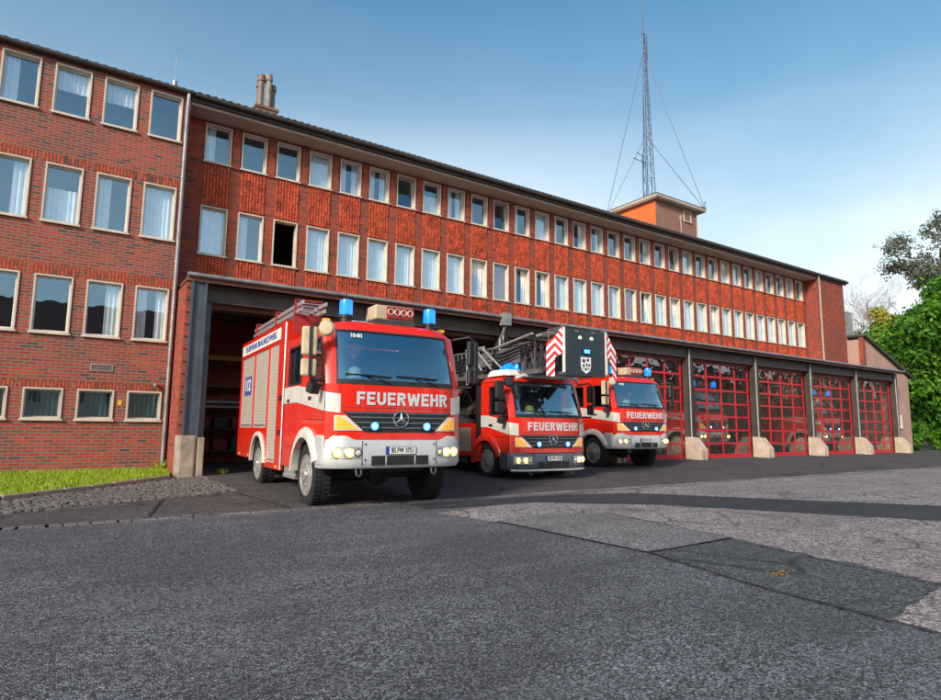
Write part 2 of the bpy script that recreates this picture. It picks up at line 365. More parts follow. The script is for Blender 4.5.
def link(name, me, parent=None, bevel=0, w=False, seg=2, loc=None):
    o = bpy.data.objects.new(name, me); C.objects.link(o)
    if parent:
        o.parent = parent
        if w and parent.type == 'EMPTY': o.location = -Vector(parent.location)
    if loc: o.location = loc if not (w and parent and parent.type == 'EMPTY') else Vector(loc) - Vector(parent.location)
    if bevel:
        b = o.modifiers.new('bevel', 'BEVEL'); b.width = bevel; b.segments = seg; b.limit_method = 'ANGLE'; b.angle_limit = R(40)
    return o

def thing(name, label, cat, loc=(0, 0, 0), rz=0., group=None):
    o = bpy.data.objects.new(name, None); o.empty_display_size = .3; C.objects.link(o)
    o.location = loc; o.rotation_euler = (0, 0, rz); tag(o, label, cat, group); return o
def tag(o, label, cat, group=None):
    o['label'] = label; o['category'] = cat
    if group: o['group'] = group
    return o
def struct(o): o['kind'] = 'structure'; return o
def kids(o): return [c for c in bpy.data.objects if c.parent == o]
def copy_tree(o, parent=None):
    ch = list(o.children)
    c = o.copy(); C.objects.link(c)
    if parent: c.parent = parent
    for k in ch: copy_tree(k, c)
    return c

def text(name, body, size, mat, parent, mtx, bold=.0, ext=.004, sx=1., spacing=1.):
    cu = bpy.data.curves.new(name, 'FONT'); cu.body = body; cu.size = size; cu.extrude = ext; cu.offset = bold
    cu.align_x = 'CENTER'; cu.align_y = 'CENTER'; cu.space_character = spacing; cu.resolution_u = 4
    tmp = bpy.data.objects.new('tmp', cu); C.objects.link(tmp)
    bpy.context.view_layer.update()
    me = bpy.data.meshes.new_from_object(tmp.evaluated_get(bpy.context.evaluated_depsgraph_get()))
    bpy.data.objects.remove(tmp); bpy.data.curves.remove(cu)
    me.transform(mtx @ Matrix.Diagonal((sx, 1, 1, 1))); me.materials.clear(); me.materials.append(M[mat]); me.name = name
    return link(name, me, parent)
# text standing upright facing -y (front) ; facing -x (left side)
def front_mtx(u, v, z, tilt=0): return Matrix.Translation((u, v, z)) @ Matrix.Rotation(R(90) + tilt, 4, 'X')
def left_mtx(u, v, z): return Matrix.Translation((u, v, z)) @ Matrix.Rotation(R(-90), 4, 'Z') @ Matrix.Rotation(R(90), 4, 'X')

def gz(x, y): return -.02 * (17 - y) if y < 17 else 0.
# ------------------------------------------------------------------ ground
def ragged(pts, a=.03):
    q = []
    for (x0, y0), (x1, y1) in zip(pts, pts[1:] + pts[:1]):
        L = math.hypot(x1 - x0, y1 - y0); n = max(1, min(160, int(L / .09))) if L < 16 else 1
        for k in range(n): f = a if 0 < k else a * .3; q.append((x0 + (x1 - x0) * k / n + rnd.gauss(0, f * .6), y0 + (y1 - y0) * k / n + rnd.gauss(0, f * .6)))
    return q
def sheet(name, pts, mat, lift, sub=False):
    if name in ('road_patch', 'worn_paving', 'trench_strip', 'dark_paving', 'corner_paving', 'cobbled_verge', 'footpath'): pts = ragged(pts, .045 if name in ('worn_paving', 'cobbled_verge') else .022)
    mb = MB()
    for t_ in tessellate_polygon([[Vector((x, y, 0)) for x, y in pts]]): mb.poly([(pts[i][0], pts[i][1], gz(*pts[i]) + lift) for i in t_])
    o = mb.build(name, mat, recalc=False)
    if o.data.polygons[0].normal.z < 0: o.data.flip_normals()
    return struct(o)
mb = MB()
for y0, y1, z0, z1 in ((-150, 17, -3.34, 0), (17, 500, 0, 0)):
    mb.poly([(-300, y0, z0 - .03), (500, y0, z0 - .03), (500, y1, z1 - .03), (-300, y1, z1 - .03)])
struct(mb.build('ground', 'earth', recalc=False))
sheet('road', [(-120, -12), (160, -12), (160, 10.02), (-120, 10.02)], 'asphalt', 0)
sheet('forecourt', [(3.2, 10.22), (75, 10.22), (75, 16.95), (3.2, 16.95), (3.2, 13.0)], 'forecourt', 0)
sheet('footpath', [(-120, 10.22), (3.2, 10.22), (3.2, 13.02), (2.4, 12.55), (.94, 12.06), (-.5, 11.47), (-14, 8.2 + 3.0), (-120, 11.2)], 'forecourt', .001)
sheet('cobbled_verge', [(-14, 11.2), (-.5, 11.47), (.94, 12.06), (2.4, 12.55), (3.2, 13.02), (3.2, 16.5), (2.4, 16.0), (.75, 14.32), (-.59, 13.18), (-4, 12.4), (-14, 11.9)], 'cobble', .002)
mb = MB()
x = -40.
while x < 62:                      # two courses of setts along the gutter
    for r in (0, 1):
        y0 = 10.03 + r * .095; L = .13 + .05 * rnd.random()
        z = gz(x, y0) - .03; h = .036 + .012 * rnd.random()
        mb.box(x + .004, x + L - .008, y0, y0 + .085, z, z + h)
    x += .165
struct(mb.build('gutter', 'gutterstone', bevel=.008, seg=1))
sheet('road_patch', [(5.69, 7.64), (5.98, 5.02), (7.75, 5.09), (7.86, 7.47), (6.55, 7.9)], 'patchlight', .012)
sheet('worn_paving', [(5.3, 8.74), (5.69, 7.6), (7.5, 7.5), (7.75, 5.09), (7.6, 3.34), (7.4, 2.2), (13.2, 1.4), (60, -6), (62, 9.9), (11, 9.95), (9.2, 9.7), (7.66, 9.3)], 'worn', .004)
sheet('trench_strip', [(5.4, 9.2), (7.66, 9.05), (9.62, 7.75), (12.41, 4.28), (15, .5), (17.6, 1.0), (14.8, 5.08), (10.7, 9.2), (9.4, 9.65), (7.6, 9.8), (5.4, 9.85)], 'strip', .008)
sheet('dark_paving', [(5.98, 5.0), (7.62, 5.05), (7.35, 2.58), (5.64, 2.36), (5.7, 3.6)], 'patchdark', .008)
sheet('corner_paving', [(5.72, 2.36), (7.3, 2.56), (7.6, .8), (5.6, .9)], 'worn', .009)
VERGE = [(-3.2, 11.4), (-.5, 11.5), (.94, 12.1), (2.4, 12.6), (3.2, 13.1), (3.2, 16.3), (2.4, 15.8), (.75, 14.15), (-.59, 13.0), (-3.2, 12.4)]
def inside(x, y, P):
    c = False
    for i in range(len(P)):
        (x1, y1), (x2, y2) = P[i], P[i - 1]
        if (y1 > y) != (y2 > y) and x < (x2 - x1) * (y - y1) / (y2 - y1) + x1: c = not c
    return c
mb = MB(); y = 11.4
while y < 16.3:
    x = -3.2 + rnd.random() * .1
    while x < 3.25:
        w_ = rnd.uniform(.09, .17)
        if inside(x + w_ / 2, y + .05, VERGE) and rnd.random() < .93:
            cx, cy, z = x + w_ / 2, y + .055 + rnd.gauss(0, .008), gz(0, y) + rnd.uniform(-.004, .010); n = 7; a0 = rnd.random(); rx, ry = w_ * .5, .055
            ring = [(cx + rx * math.copysign(abs(math.cos(a)) ** .6, math.cos(a)) * rnd.uniform(.86, 1.), cy + ry * math.copysign(abs(math.sin(a)) ** .6, math.sin(a)) * rnd.uniform(.86, 1.)) for a in [2 * PI * (k + a0) / n for k in range(n)]]
            mb.loft([[(p[0], p[1], z - .01) for p in ring], [(p[0] * .94 + cx * .06, p[1] * .94 + cy * .06, z + .018) for p in ring], [(p[0] * .7 + cx * .3, p[1] * .7 + cy * .3, z + .03) for p in ring]])
        x += w_ + .008
    y += .118
o = mb.build('cobblestones', 'sett', smooth=30); o['kind'] = 'stuff'
mb = MB()
def seam(pts, w=.03):
    q = []
    for (a, b), (c, d) in zip(pts, pts[1:]):
        n = max(2, int(math.hypot(c - a, d - b) / .12)); q += [(a + (c - a) * k / n + rnd.uniform(-.012, .012), b + (d - b) * k / n + rnd.uniform(-.012, .012)) for k in range(n)]
    q.append(pts[-1]); pts = q; w0 = w
    for (a, b), (c, d) in zip(pts, pts[1:]):
        w = w0 * rnd.uniform(.35, 1)
        L = math.hypot(c - a, d - b); nx, ny = -(d - b) / L * w / 2, (c - a) / L * w / 2
        mb.poly([(q[0], q[1], gz(*q) + .0165) for q in ((a + nx, b + ny), (c + nx, d + ny), (c - nx, d - ny), (a - nx, b - ny))])
seam([(5.69, 7.64), (5.98, 5.02), (7.75, 5.09)], .05); seam([(7.75, 5.09), (7.86, 7.47)], .04)
seam([(5.98, 5.0), (5.72, 3.6), (5.64, 2.3), (5.55, .9)], .035); seam([(7.62, 5.05), (7.4, 3.0), (7.35, 2.4)], .05)
seam([(1.3, 10.3), (1.75, 12.2)], .05); seam([(3.4, 10.3), (3.1, 12.9)], .04)
struct(mb.build('bitumen_seams', 'seam', recalc=False))
lv = thing('dry_leaves', 'small clump of dry brown leaves lying on the dark patch of the road', 'leaves', (6.35, 3.66, gz(0, 3.66) + .01))
mb = MB()
for k in range(26):
    a = rnd.random() * 6.28; x, y = rnd.gauss(0, .09), rnd.gauss(0, .04); l = rnd.uniform(.015, .035); dx, dy = math.cos(a) * l, math.sin(a) * l
    mb.poly([(x - dx, y - dy, .002), (x + dy * .6, y - dx * .6, .01 + rnd.random() * .012), (x + dx, y + dy, .004), (x - dy * .6, y + dx * .6, .012)])
mb.build('leaf', 'dryleaf', lv, recalc=False)
sheet('hall_floor', [(2.7, 16.95), (44.4, 16.95), (44.4, 31), (2.7, 31)], 'hallfloor', .004)

# lawn in front of the office wing, with a low stone edge and blades
LAWN = [(-14, 11.9), (-4, 12.4), (-.59, 13.18), (.75, 14.32), (2.4, 16.0), (2.55, 17.9), (-14, 17.9)]
def lz(x, y): return .02 + .06 * max(0, min(1, (y - 12.5) / 5)) + gz(x, y)
mb = MB(); mb.poly([(x, y, lz(x, y)) for x, y in LAWN]); mb.poly([(x, y, gz(x, y) - .02) for x, y in LAWN][::-1])
for i in range(len(LAWN)):
    a, b = LAWN[i], LAWN[(i + 1) % len(LAWN)]
    mb.poly([(a[0], a[1], gz(*a) - .02), (b[0], b[1], gz(*b) - .02), (b[0], b[1], lz(*b)), (a[0], a[1], lz(*a))])
struct(mb.build('lawn', 'lawn'))
def inside(x, y, P):
    c = False
    for i in range(len(P)):
        (x1, y1), (x2, y2) = P[i], P[i - 1]
        if (y1 > y) != (y2 > y) and x < (x2 - x1) * (y - y1) / (y2 - y1) + x1: c = not c
    return c
mb = MB(); k = 0
while k < 26000:
    x = 2.6 - 9 * rnd.random() ** 1.3; y = 12.2 + 5.7 * rnd.random()
    if not inside(x, y, LAWN): continue
    k += 1; a = rnd.random() * 2 * PI; h = .04 + .09 * rnd.random() ** 2; w = .008 + .006 * rnd.random(); b = a + rnd.uniform(-1, 1); z = lz(x, y)
    dx, dy = math.cos(a) * w, math.sin(a) * w; lx, ly = math.cos(b) * h * .5, math.sin(b) * h * .5
    mb.poly([(x - dx, y - dy, z), (x + dx, y + dy, z), (x + lx, y + ly, z + h)])
o = mb.build('grass', 'blade', recalc=False); o['kind'] = 'stuff'
mb = MB()
for a, b in zip(LAWN[:4], LAWN[1:5]):
    n = max(1, int(math.hypot(b[0] - a[0], b[1] - a[1]) / .5))
    for i in range(n):
        p = [a[j] + (b[j] - a[j]) * (i + .02) / n for j in (0, 1)]; q = [a[j] + (b[j] - a[j]) * (i + .98) / n for j in (0, 1)]
        mb.beam((p[0], p[1], gz(*p) + .03), (q[0], q[1], gz(*q) + .03), .09, .12)
struct(mb.build('kerb', 'concgrey', bevel=.012, seg=1))

# ------------------------------------------------------------------ windows (meshes shared between openings of one size)
wcache = {}
def win_mesh(kind, w, h, tilt, mull):
    key = (kind, round(w, 3), round(h, 3), tilt, mull)
    if key in wcache: return wcache[key]
    mb = MB(); t = .038
    if kind == 'frame':          # cream surround standing proud of the brick, white sash inside
        O = [(0, 0), (w, 0), (w, h), (0, h)]; I = [(t, t), (w - t, t), (w - t, h - t), (t, h - t)]
        mb.plate(O, [I], lambda a, b, d: (a, d - .03, b), .24)
        mb.box(-.03, w + .03, -.07, -.032, -.035, .012)
        O = [(t, t), (w - t, t), (w - t, h - t), (t, h - t)]; s = .036
        I = [(t + s, t + s), (w - t - s, t + s), (w - t - s, h - t - s), (t + s, h - t - s)]
        if tilt >= 0:
            sl = math.tan(R(tilt))
            mb.plate(O, [I], lambda a, b, d: (a, .10 + d + (b - t) * sl, b), .05, 1)
            if mull: mb.box(w / 2 - .02, w / 2 + .02, .11, .14, t + s, h - t - s, 1)
        me = mb.mesh('window', ['cream', 'sash'])
    elif kind == 'pane':
        sl = math.tan(R(max(0, tilt))); s = t + .03
        mb.plate([(s, s), (w - s, s), (w - s, h - s), (s, h - s)], [], lambda a, b, d: (a, .122 + d + (b - t) * sl, b), .006)
        me = mb.mesh('pane', ['pane'])
    wcache[key] = me; return me
def curtain_mesh(w, h, mode, seed, mat):
    key = ('c', round(w, 3), round(h, 3), mode, seed, mat)
    if key in wcache: return wcache[key]
    r = random.Random(seed); mb = MB(); ph = r.random() * 6
    a0, a1, b0, b1 = {'full': (.0, 1, 0, 1), 'left': (.0, .45, 0, 1), 'right': (.55, 1, 0, 1), 'low': (0, 1, 0, .62), 'both': (0, .38, 0, 1), 'blind': (0, 1, .55, 1)}[mode]
    def cl(a0, a1):
        mb.grid(lambda s, t, d: (.02 + (w - .04) * (a0 + (a1 - a0) * s), .225 + .022 * math.sin(s * (a1 - a0) * 44 + ph) + .012 * math.sin(s * 17 + ph * 2), .03 + (h - .05) * (b0 + (b1 - b0) * t)), 40, 2)
    cl(a0, a1)
    if mode == 'both': cl(.66, 1)
    me = mb.mesh('curtain', [mat], 60, recalc=False); wcache[key] = me; return me
def window(parent, x, y, z, w, h, tilt=0, curtain='full', mull=False, mat='curtain'):
    o = link('window', win_mesh('frame', w, h, tilt, mull), parent, w=True, loc=(x, y, z))
    if tilt >= 0: link('pane', win_mesh('pane', w, h, tilt, mull), o)
    if curtain and curtain != 'none': link('curtain', curtain_mesh(w, h, curtain, rnd.randrange(4), mat), o)
    return o
def wall_xz(mb, x0, x1, z0, z1, y, ops, th, m=0):
    """brick sheet facing -y with reveals round each opening"""
    xs = sorted({x0, x1, *[o[0] for o in ops], *[o[1] for o in ops]}); zs = sorted({z0, z1, *[o[2] for o in ops], *[o[3] for o in ops]})
    for zi, zj in zip(zs, zs[1:]):
        run = None
        for xi, xj in zip(xs, xs[1:]):
            cx, cz = (xi + xj) / 2, (zi + zj) / 2
            hole = any(o[0] < cx < o[1] and o[2] < cz < o[3] for o in ops)
            if hole:
                if run is not None: mb.poly([(run, y, zi), (xi, y, zi), (xi, y, zj), (run, y, zj)], m); run = None
            elif run is None: run = xi
        if run is not None: mb.poly([(run, y, zi), (x1, y, zi), (x1, y, zj), (run, y, zj)], m)
    for a, b, c, d in ops:
        for q in ([(a, c), (b, c)], [(b, c), (b, d)], [(b, d), (a, d)], [(a, d), (a, c)]):
            mb.poly([(q[0][0], y, q[0][1]), (q[1][0], y, q[1][1]), (q[1][0], y + th, q[1][1]), (q[0][0], y + th, q[0][1])], m)

# ------------------------------------------------------------------ office wing (left)
WY = 18.0
wing = thing('office_wing', 'four storey red brick office wing with cream framed windows beside the lawn', 'building', (-3, WY, 0))
WX = [-1.680 + 1.0851 * i for i in range(-7, 4)]
rows = [(9.027, 10.34), (6.196, 7.695), (3.427, 4.86), (1.338, 2.092)]
ops = [(x, x + .80, a, b) for x in WX for a, b in rows]
mb = MB(); wall_xz(mb, -11, 2.58, -.4, 10.46, WY, ops, .36)
mb.poly([(2.58, WY, -.4), (2.58, 29, -.4), (2.58, 29, 10.46), (2.58, WY, 10.46)]); mb.poly([(-11, WY, -.4), (-11, WY, 10.46), (-11, 29, 10.46), (-11, 29, -.4)])
mb.poly([(-11, 29, -.4), (-11, 29, 10.46), (2.58, 29, 10.46), (2.58, 29, -.4)])
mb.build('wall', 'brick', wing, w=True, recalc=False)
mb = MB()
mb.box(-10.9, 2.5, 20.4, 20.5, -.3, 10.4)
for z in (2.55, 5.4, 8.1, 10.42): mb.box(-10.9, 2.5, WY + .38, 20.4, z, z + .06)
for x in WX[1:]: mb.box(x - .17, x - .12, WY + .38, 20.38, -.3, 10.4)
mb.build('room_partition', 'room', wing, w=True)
for (a, b), hh in zip(rows[1:], (.26, .26, .2)):
    for x in WX: mb = MB(); mb.box(x - .10, x + .90, WY - .004, WY + .05, b + .002, b + hh); mb.build('soldier_course', 'soldier', wing, w=True)
cw = {(3, 0): ('none', 0), (2, 0): ('blind', 0), (1, 0): ('blind', 0), (0, 0): ('left', 0), (0, 1): ('right', 0), (1, 1): ('low', 0), (2, 1): ('left', 0), (3, 1): ('full', 0),
      (0, 2): ('none', 0), (1, 2): ('none', 0), (2, 2): ('right', 0), (3, 2): ('both', 0)}
for i, x in enumerate(WX):
    for k, (a, b) in enumerate(rows):
        c, tl = cw.get((i - 7, k), (rnd.choice(['full', 'left', 'both', 'none']), 0))
        if k == 3: c = 'full'
        o = window(wing, x, WY, a, .80, b - a, tl, c, mat='sheer' if k == 3 else 'curtain')
        if k == 3:
            mb = MB(); n = 7
            for j in range(n): mb.beam((.08 + .64 * j / (n - 1), .02, .05), (.08 + .64 * j / (n - 1), .02, b - a - .05), .012)
            link('window_bars', mb.mesh('window_bars', ['steeldark']), o)
mb = MB(); O = [(.72, 2.55), (1.22, 2.55), (1.22, 2.74), (.72, 2.74)]
mb.plate(O, [[(.75, 2.58), (1.19, 2.58), (1.19, 2.71), (.75, 2.71)]], lambda a, b, d: (a, WY - .02 + d, b), .06)
for j in range(4): mb.obox((.97, WY, 2.60 + j * .033), .44, .03, .008, rx=R(35))
mb.build('vent_grille', 'zinc', wing, w=True)
mb = MB(); mb.box(1.39, 1.47, WY - .012, WY - .001, 1.72, 1.84); mb.build('sign_plate', 'signyellow', wing, w=True)
mb = MB(); mb.tube([(2.2, WY - .001, 2.28), (2.2, WY - .12, 2.30)], .035, 10); mb.tube([(2.2, WY - .10, 2.28), (2.2, WY - .16, 2.2)], .045, 12); mb.build('wall_camera', 'zinc', wing, smooth=40, w=True)  # small camera on a short wall bracket

def roof(mb, x0, x1, y0, z0, y1, z1, pitch=.21, amp=.022, m=0):
    n = int((x1 - x0) / pitch * 6)
    def f(s, t, d):
        x = x0 + (x1 - x0) * s; y = y0 + (y1 - y0) * t; tt = t * 16
        return (x, y, z0 + (z1 - z0) * t + amp * math.sin(2 * PI * x / pitch) * (1 if t < .999 else 0) + .018 * (1 - (tt - math.floor(tt))) + d)
    mb.grid(f, n, 16, m, -.035)
mb = MB(); roof(mb, -11.1, 2.62, WY - .14, 10.56, 24.5, 13.55); roof(mb, -11.1, 2.62, 30.2, 10.75, 24.5, 13.55)
mb.build('roof', 'tile', wing, w=True, smooth=50)
mb = MB(); mb.box(-11.05, 2.6, WY - .10, WY + .30, 10.461, 10.52); mb.tube([(-11.05, WY - .15, 10.50), (2.62, WY - .15, 10.50)], .065, 10)
mb.build('gutter_trim', 'fascia', wing, w=True, smooth=40)
mb = MB(); mb.tube([(2.50, WY - .15, 10.44), (2.50, WY - .13, 10.2), (2.50, WY - .06, 10.0), (2.50, WY - .06, .05)], .048, 12)
for z in (1, 3.2, 5.6, 8.0): mb.tube([(2.50, WY - .06, z), (2.50, WY - .06, z + .06)], .058, 12)
mb.build('drainpipe', 'zinc', wing, w=True, smooth=40)
mb = MB(); mb.tube([(2.3, 19.4, 11.0), (2.3, 19.4, 11.52)], .075, 12); mb.tube([(2.3, 19.4, 11.5), (2.3, 19.4, 12.35)], .010, 8)
mb.build('vent_pipe', 'zinc', wing, w=True, smooth=40)

# ------------------------------------------------------------------ main block with garage hall
MY, GY = 18.746, 16.6
PX_ = [2.35 + 5.15 * i for i in range(0, 9)]
st = thing('fire_station', 'long red brick fire station with garage bays, window rows and deep eaves', 'building', (20, MY, 0))
NX = [3.134 + 1.06 * i for i in range(32)]
lo, up = (6.17, 7.63), (8.985, 10.17); ww = .76
ops = [(x, x + ww, a, b) for x in NX for a, b in (lo, up)]
mb = MB(); wall_xz(mb, 2.585, 37.1, 4.9, 10.30, MY, ops, .40)
mb.poly([(37.1, 18.0, 4.9), (37.1, MY, 4.9), (37.1, MY, 10.5), (37.1, 18.0, 10.5)])
wall_xz(mb, 37.1, 40.24, 4.9, 10.52, 18.0, [], .3)
mb.poly([(40.24, 18.0, 4.9), (40.24, 29, 4.9), (40.24, 29, 10.52), (40.24, 18, 10.52)])
mb.poly([(2.585, 29.5, 0), (44.4, 29.5, 0), (44.4, 29.5, 10.3), (2.585, 29.5, 10.3)])
for p in NX[1:] + [NX[-1] + 1.06]:       # brick piers between the top windows
    mb.box(p - .25, p - .05, MY - .05, MY + .01, 8.93, 10.245)
mb.build('wall', 'brickm', st, w=True, recalc=False)
mb = MB()
for i, x in enumerate(NX):
    for z0, z1 in ((7.68, 8.93), (5.10, 6.12)):
        n = 8
        for j in range(n):
            xx = x + .01 + (ww - .02) * (j + .5) / n; off = (j % 2) * .12; z = z0 - off
            while z < z1:
                a, b = max(z, z0), min(z + .235, z1)
                if b - a > .03: mb.box(xx - .030, xx + .030, MY - rnd.uniform(.012, .038), MY + .01, a + .004, b - .004)
                z += .24
mb.build('relief_brickwork', 'rib', st, w=True)
lowc = {0: 'full', 1: 'left', 2: None, 3: 'full', 4: 'full', 5: 'full', 6: 'full', 7: 'full', 8: 'full', 9: 'full', 10: 'full'}
for i, x in enumerate(NX):
    tl = 0; c = lowc.get(i, rnd.choice(['full', 'full', 'both', 'full'])); mt = 'curtain'
    if i == 2: tl, c = -1, 'none'
    if i in (9, 11, 12, 18, 20, 23): tl = 7
    if i in (10, 17): mt = 'redcurtain'
    window(st, x, MY, lo[0], ww, lo[1] - lo[0], tl, c, mat=mt)
    tl = 7 if i in (6, 10, 14, 18, 20, 24, 27) else 0
    c = {0: 'left', 1: 'none', 2: 'none', 3: 'full', 4: 'both', 5: 'both', 6: 'none', 7: 'low', 8: 'both', 9: 'none', 10: 'none'}.get(i, rnd.choice(['left', 'none', 'both', 'full']))
    window(st, x, MY, up[0], ww, up[1] - up[0], tl, c)
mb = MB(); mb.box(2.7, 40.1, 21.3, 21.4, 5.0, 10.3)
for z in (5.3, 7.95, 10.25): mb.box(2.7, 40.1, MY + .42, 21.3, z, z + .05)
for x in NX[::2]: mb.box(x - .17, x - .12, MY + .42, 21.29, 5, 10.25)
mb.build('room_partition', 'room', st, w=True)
# eaves, roof
mb = MB(); mb.box(2.60, 37.08, 18.02, MY + .3, 10.25, 10.36); mb.build('soffit', 'soffit', st, w=True)
mb = MB(); mb.box(2.60, 40.55, 17.93, 18.012, 10.33, 10.52); mb.tube([(2.66, 17.86, 10.48), (40.6, 17.86, 10.48)], .07, 10); mb.build('eaves_gutter', 'fascia', st, w=True, smooth=40)
mb = MB(); roof(mb, 2.64, 40.6, 17.86, 10.57, 24.5, 13.55); roof(mb, 2.64, 40.6, 30.2, 10.75, 24.5, 13.55)
mb.build('roof', 'tile', st, w=True, smooth=50)
mb = MB(); mb.poly([(40.24, 18, 10.5), (40.24, 24.5, 13.45), (40.24, 30, 10.5)]); mb.build('gable', 'brickm', st, w=True, recalc=False)
mb = MB(); mb.tube([(37.02, 17.9, 10.42), (37.16, 17.92, 10.2), (37.16, 17.92, 5.1)], .055, 12)
for z in (6.2, 8, 9.6): mb.tube([(37.16, 17.92, z), (37.16, 17.92, z + .06)], .067, 12)
mb.build('drainpipe', 'soffit', st, w=True, smooth=40)
# stair glazing beside the pavilion
mb = MB()
for i in range(13): mb.box(40.40 + i * .16, 40.44 + i * .16, 18.5, 18.58, 6.7, 8.85)
for z in (6.7, 7.4, 8.1, 8.85): mb.box(40.3, 42.4, 18.52, 18.60, z, z + .05)
mb.build('stair_screen', 'zinc', st, w=True)
mb = MB(); mb.box(40.26, 42.35, 18.66, 22, 4.9, 8.3); mb.build('stair_wall', 'pinkplaster', st, w=True)
window(st, 40.6, 18.655, 5.85, .8, .8, 0, 'none')
# roof tower with flat overhanging roof
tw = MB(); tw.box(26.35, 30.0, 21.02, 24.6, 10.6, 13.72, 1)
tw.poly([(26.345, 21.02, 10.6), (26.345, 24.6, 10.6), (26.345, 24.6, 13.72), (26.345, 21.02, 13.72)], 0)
two = tw.build('roof_tower', ['towerlit', 'towershade'], st, w=True)  # left face takes the painted sunlit tone, the rest the painted shade
mb = MB(); mb.box(26.1, 30.35, 20.72, 24.9, 13.725, 13.78); mb.box(26.05, 30.40, 20.67, 24.95, 13.782, 13.93); o = mb.build('tower_roof', 'soffit', two)
mb = MB(); roof(mb, 26.04, 30.42, 20.66, 13.945, 24.96, 13.96, amp=.015); mb.build('roof_tiles', 'tile', two, smooth=50)
wo = link('tower_window', win_mesh('frame', .66, .62, 0, False), two, loc=(28.75, 21.01, 13.0)); 
mb = MB(); mb.box(28.85, 29.3, 21.135, 21.15, 13.1, 13.52); mb.build('tower_pane', 'pane', two)
mb = MB(); mb.tube([(28.45, 20.98, 10.8), (28.45, 20.98, 13.2)], .03, 8); mb.box(28.4, 28.5, 20.94, 21.02, 13.0, 13.25); mb.build('cable_duct', 'soffit', two, smooth=40)
mb = MB(); mb.tube([(29.9, 20.98, 10.8), (29.9, 20.98, 13.72)], .035, 8); mb.build('drainpipe', 'soffit', two, smooth=40)
# chimney
mb = MB(); mb.box(5.55, 6.35, 22.9, 23.7, 12.4, 13.35); mb.box(5.50, 6.40, 22.85, 23.75, 13.352, 13.45)
ch = mb.build('chimney', 'chimneybrick', st, w=True)
for k, (x, y, h) in enumerate(((5.74, 23.1, 14.75), (6.02, 23.1, 14.85), (6.24, 23.35, 14.6), (5.8, 23.5, 14.7))):
    mb = MB(); mb.lathe([(.115, 13.45), (.115, h - .25), (.15, h - .24), (.15, h - .12), (.12, h - .11), (.14, h), (.10, h + .01)], (x, y, 0), 'z', 16); mb.build('flue_pipe', 'fluebrown' if k != 1 else 'concgrey', ch, smooth=40)
# canopy over the bays and lintel steel
mb = MB(); mb.box(2.62, 44.1, 16.62, MY - .01, 4.93, 5.02); mb.box(2.58, 44.14, 16.55, 16.62, 4.86, 5.075); mb.build('canopy', 'canopy', st, w=True, bevel=.01)
mb = MB(); mb.tube([(2.58, 16.50, 5.02), (44.15, 16.50, 5.02)], .055, 10); mb.build('canopy_gutter', 'zinc', st, w=True, smooth=40)
mb = MB(); mb.box(2.9, 44.1, 16.85, 17.05, 4.42, 4.44); mb.box(2.9, 44.1, 16.94, 16.96, 4.44, 4.86); mb.box(2.9, 44.1, 16.85, 17.05, 4.86, 4.88); mb.build('lintel_beam', 'lintel', st, w=True)
mb = MB(); mb.box(2.9, 44.1, 17.10, 17.3, 4.3, 4.9); mb.build('door_header', 'canopy', st, w=True)
mb = MB()
for x in (12.62,): mb.box(x - .16, x + .16, 16.36, 16.60, 4.72, 5.14); mb.tube([(x, 16.48, 4.74), (x, 16.62, 4.5), (x, 16.80, 4.3), (x, 16.80, 2.6)], .05, 10)
mb.build('rain_hopper', 'zinc', st, w=True)
# posts with concrete wheel guards
def guard(x, w, y1, y0, h, parent):
    mb = MB(); P = [(y1, 0), (y0, 0), (y0, h * .48), (y0 + (y1 - y0) * .52, h), (y1, h)]
    mb.plate(P, [], lambda a, b, d: (x + d, a, b + gz(0, min(a, 17)) - .03), w)
    return mb.build('wheel_guard', 'concrete', parent, w=True, bevel=.02)
PX = [2.35 + 5.15 * i for i in range(1, 9)]
for x in PX:
    mb = MB(); mb.box(x, x + .05, 16.86, 17.14, 0, 4.42); mb.box(x + .28, x + .33, 16.86, 17.14, 0, 4.42); mb.box(x + .05, x + .28, 16.98, 17.02, 0, 4.42)
    mb.box(x + .34, x + .62, 17.0, 17.14, 0, 4.42)
    p = mb.build('post', 'darksteel', st, w=True)
    mb = MB(); mb.tube([(x + .17, 16.88, .9), (x + .17, 16.88, 4.8)], .045, 10); mb.build('post_pipe', 'zinc', p, smooth=40)
    guard(x - .02, .22, 17.1, 16.28, .98, p); guard(x + .36, .16, 17.1, 16.34, .95, p)
# left pier: toothed brick reveal, steel stanchion, concrete plinth
mb = MB(); z = 0.
k = 0
while z < 4.84:
    mb.box(2.60, 2.94 + (.0 if k % 2 else .03), 16.72 - (.0 if k % 2 else .035), 18.0, z, min(z + .155, 4.85)); z += .157; k += 1
mb.build('brick_pier', 'brickm', st, w=True)
mb = MB(); mb.box(2.70, 2.75, 16.56, 16.70, 1.0, 4.9); mb.box(3.02, 3.07, 16.56, 16.70, 0.9, 4.9); mb.box(2.75, 3.02, 16.62, 16.66, 1.0, 4.9); mb.box(3.10, 3.26, 16.9, 17.1, 0, 4.42)
mb.build('stanchion', 'bluesteel', st, w=True)
mb = MB(); P = [(2.58, 16.75), (2.58, 16.50), (2.66, 16.42), (2.98, 16.42), (3.04, 16.48), (3.04, 16.75)]
mb.plate(P, [], lambda a, b, d: (a, b, -.1 + d), 1.08); mb.box(3.05, 3.20, 16.40, 16.9, -.1, .93); mb.build('pier_plinth', 'concgrey', st, w=True, bevel=.02)
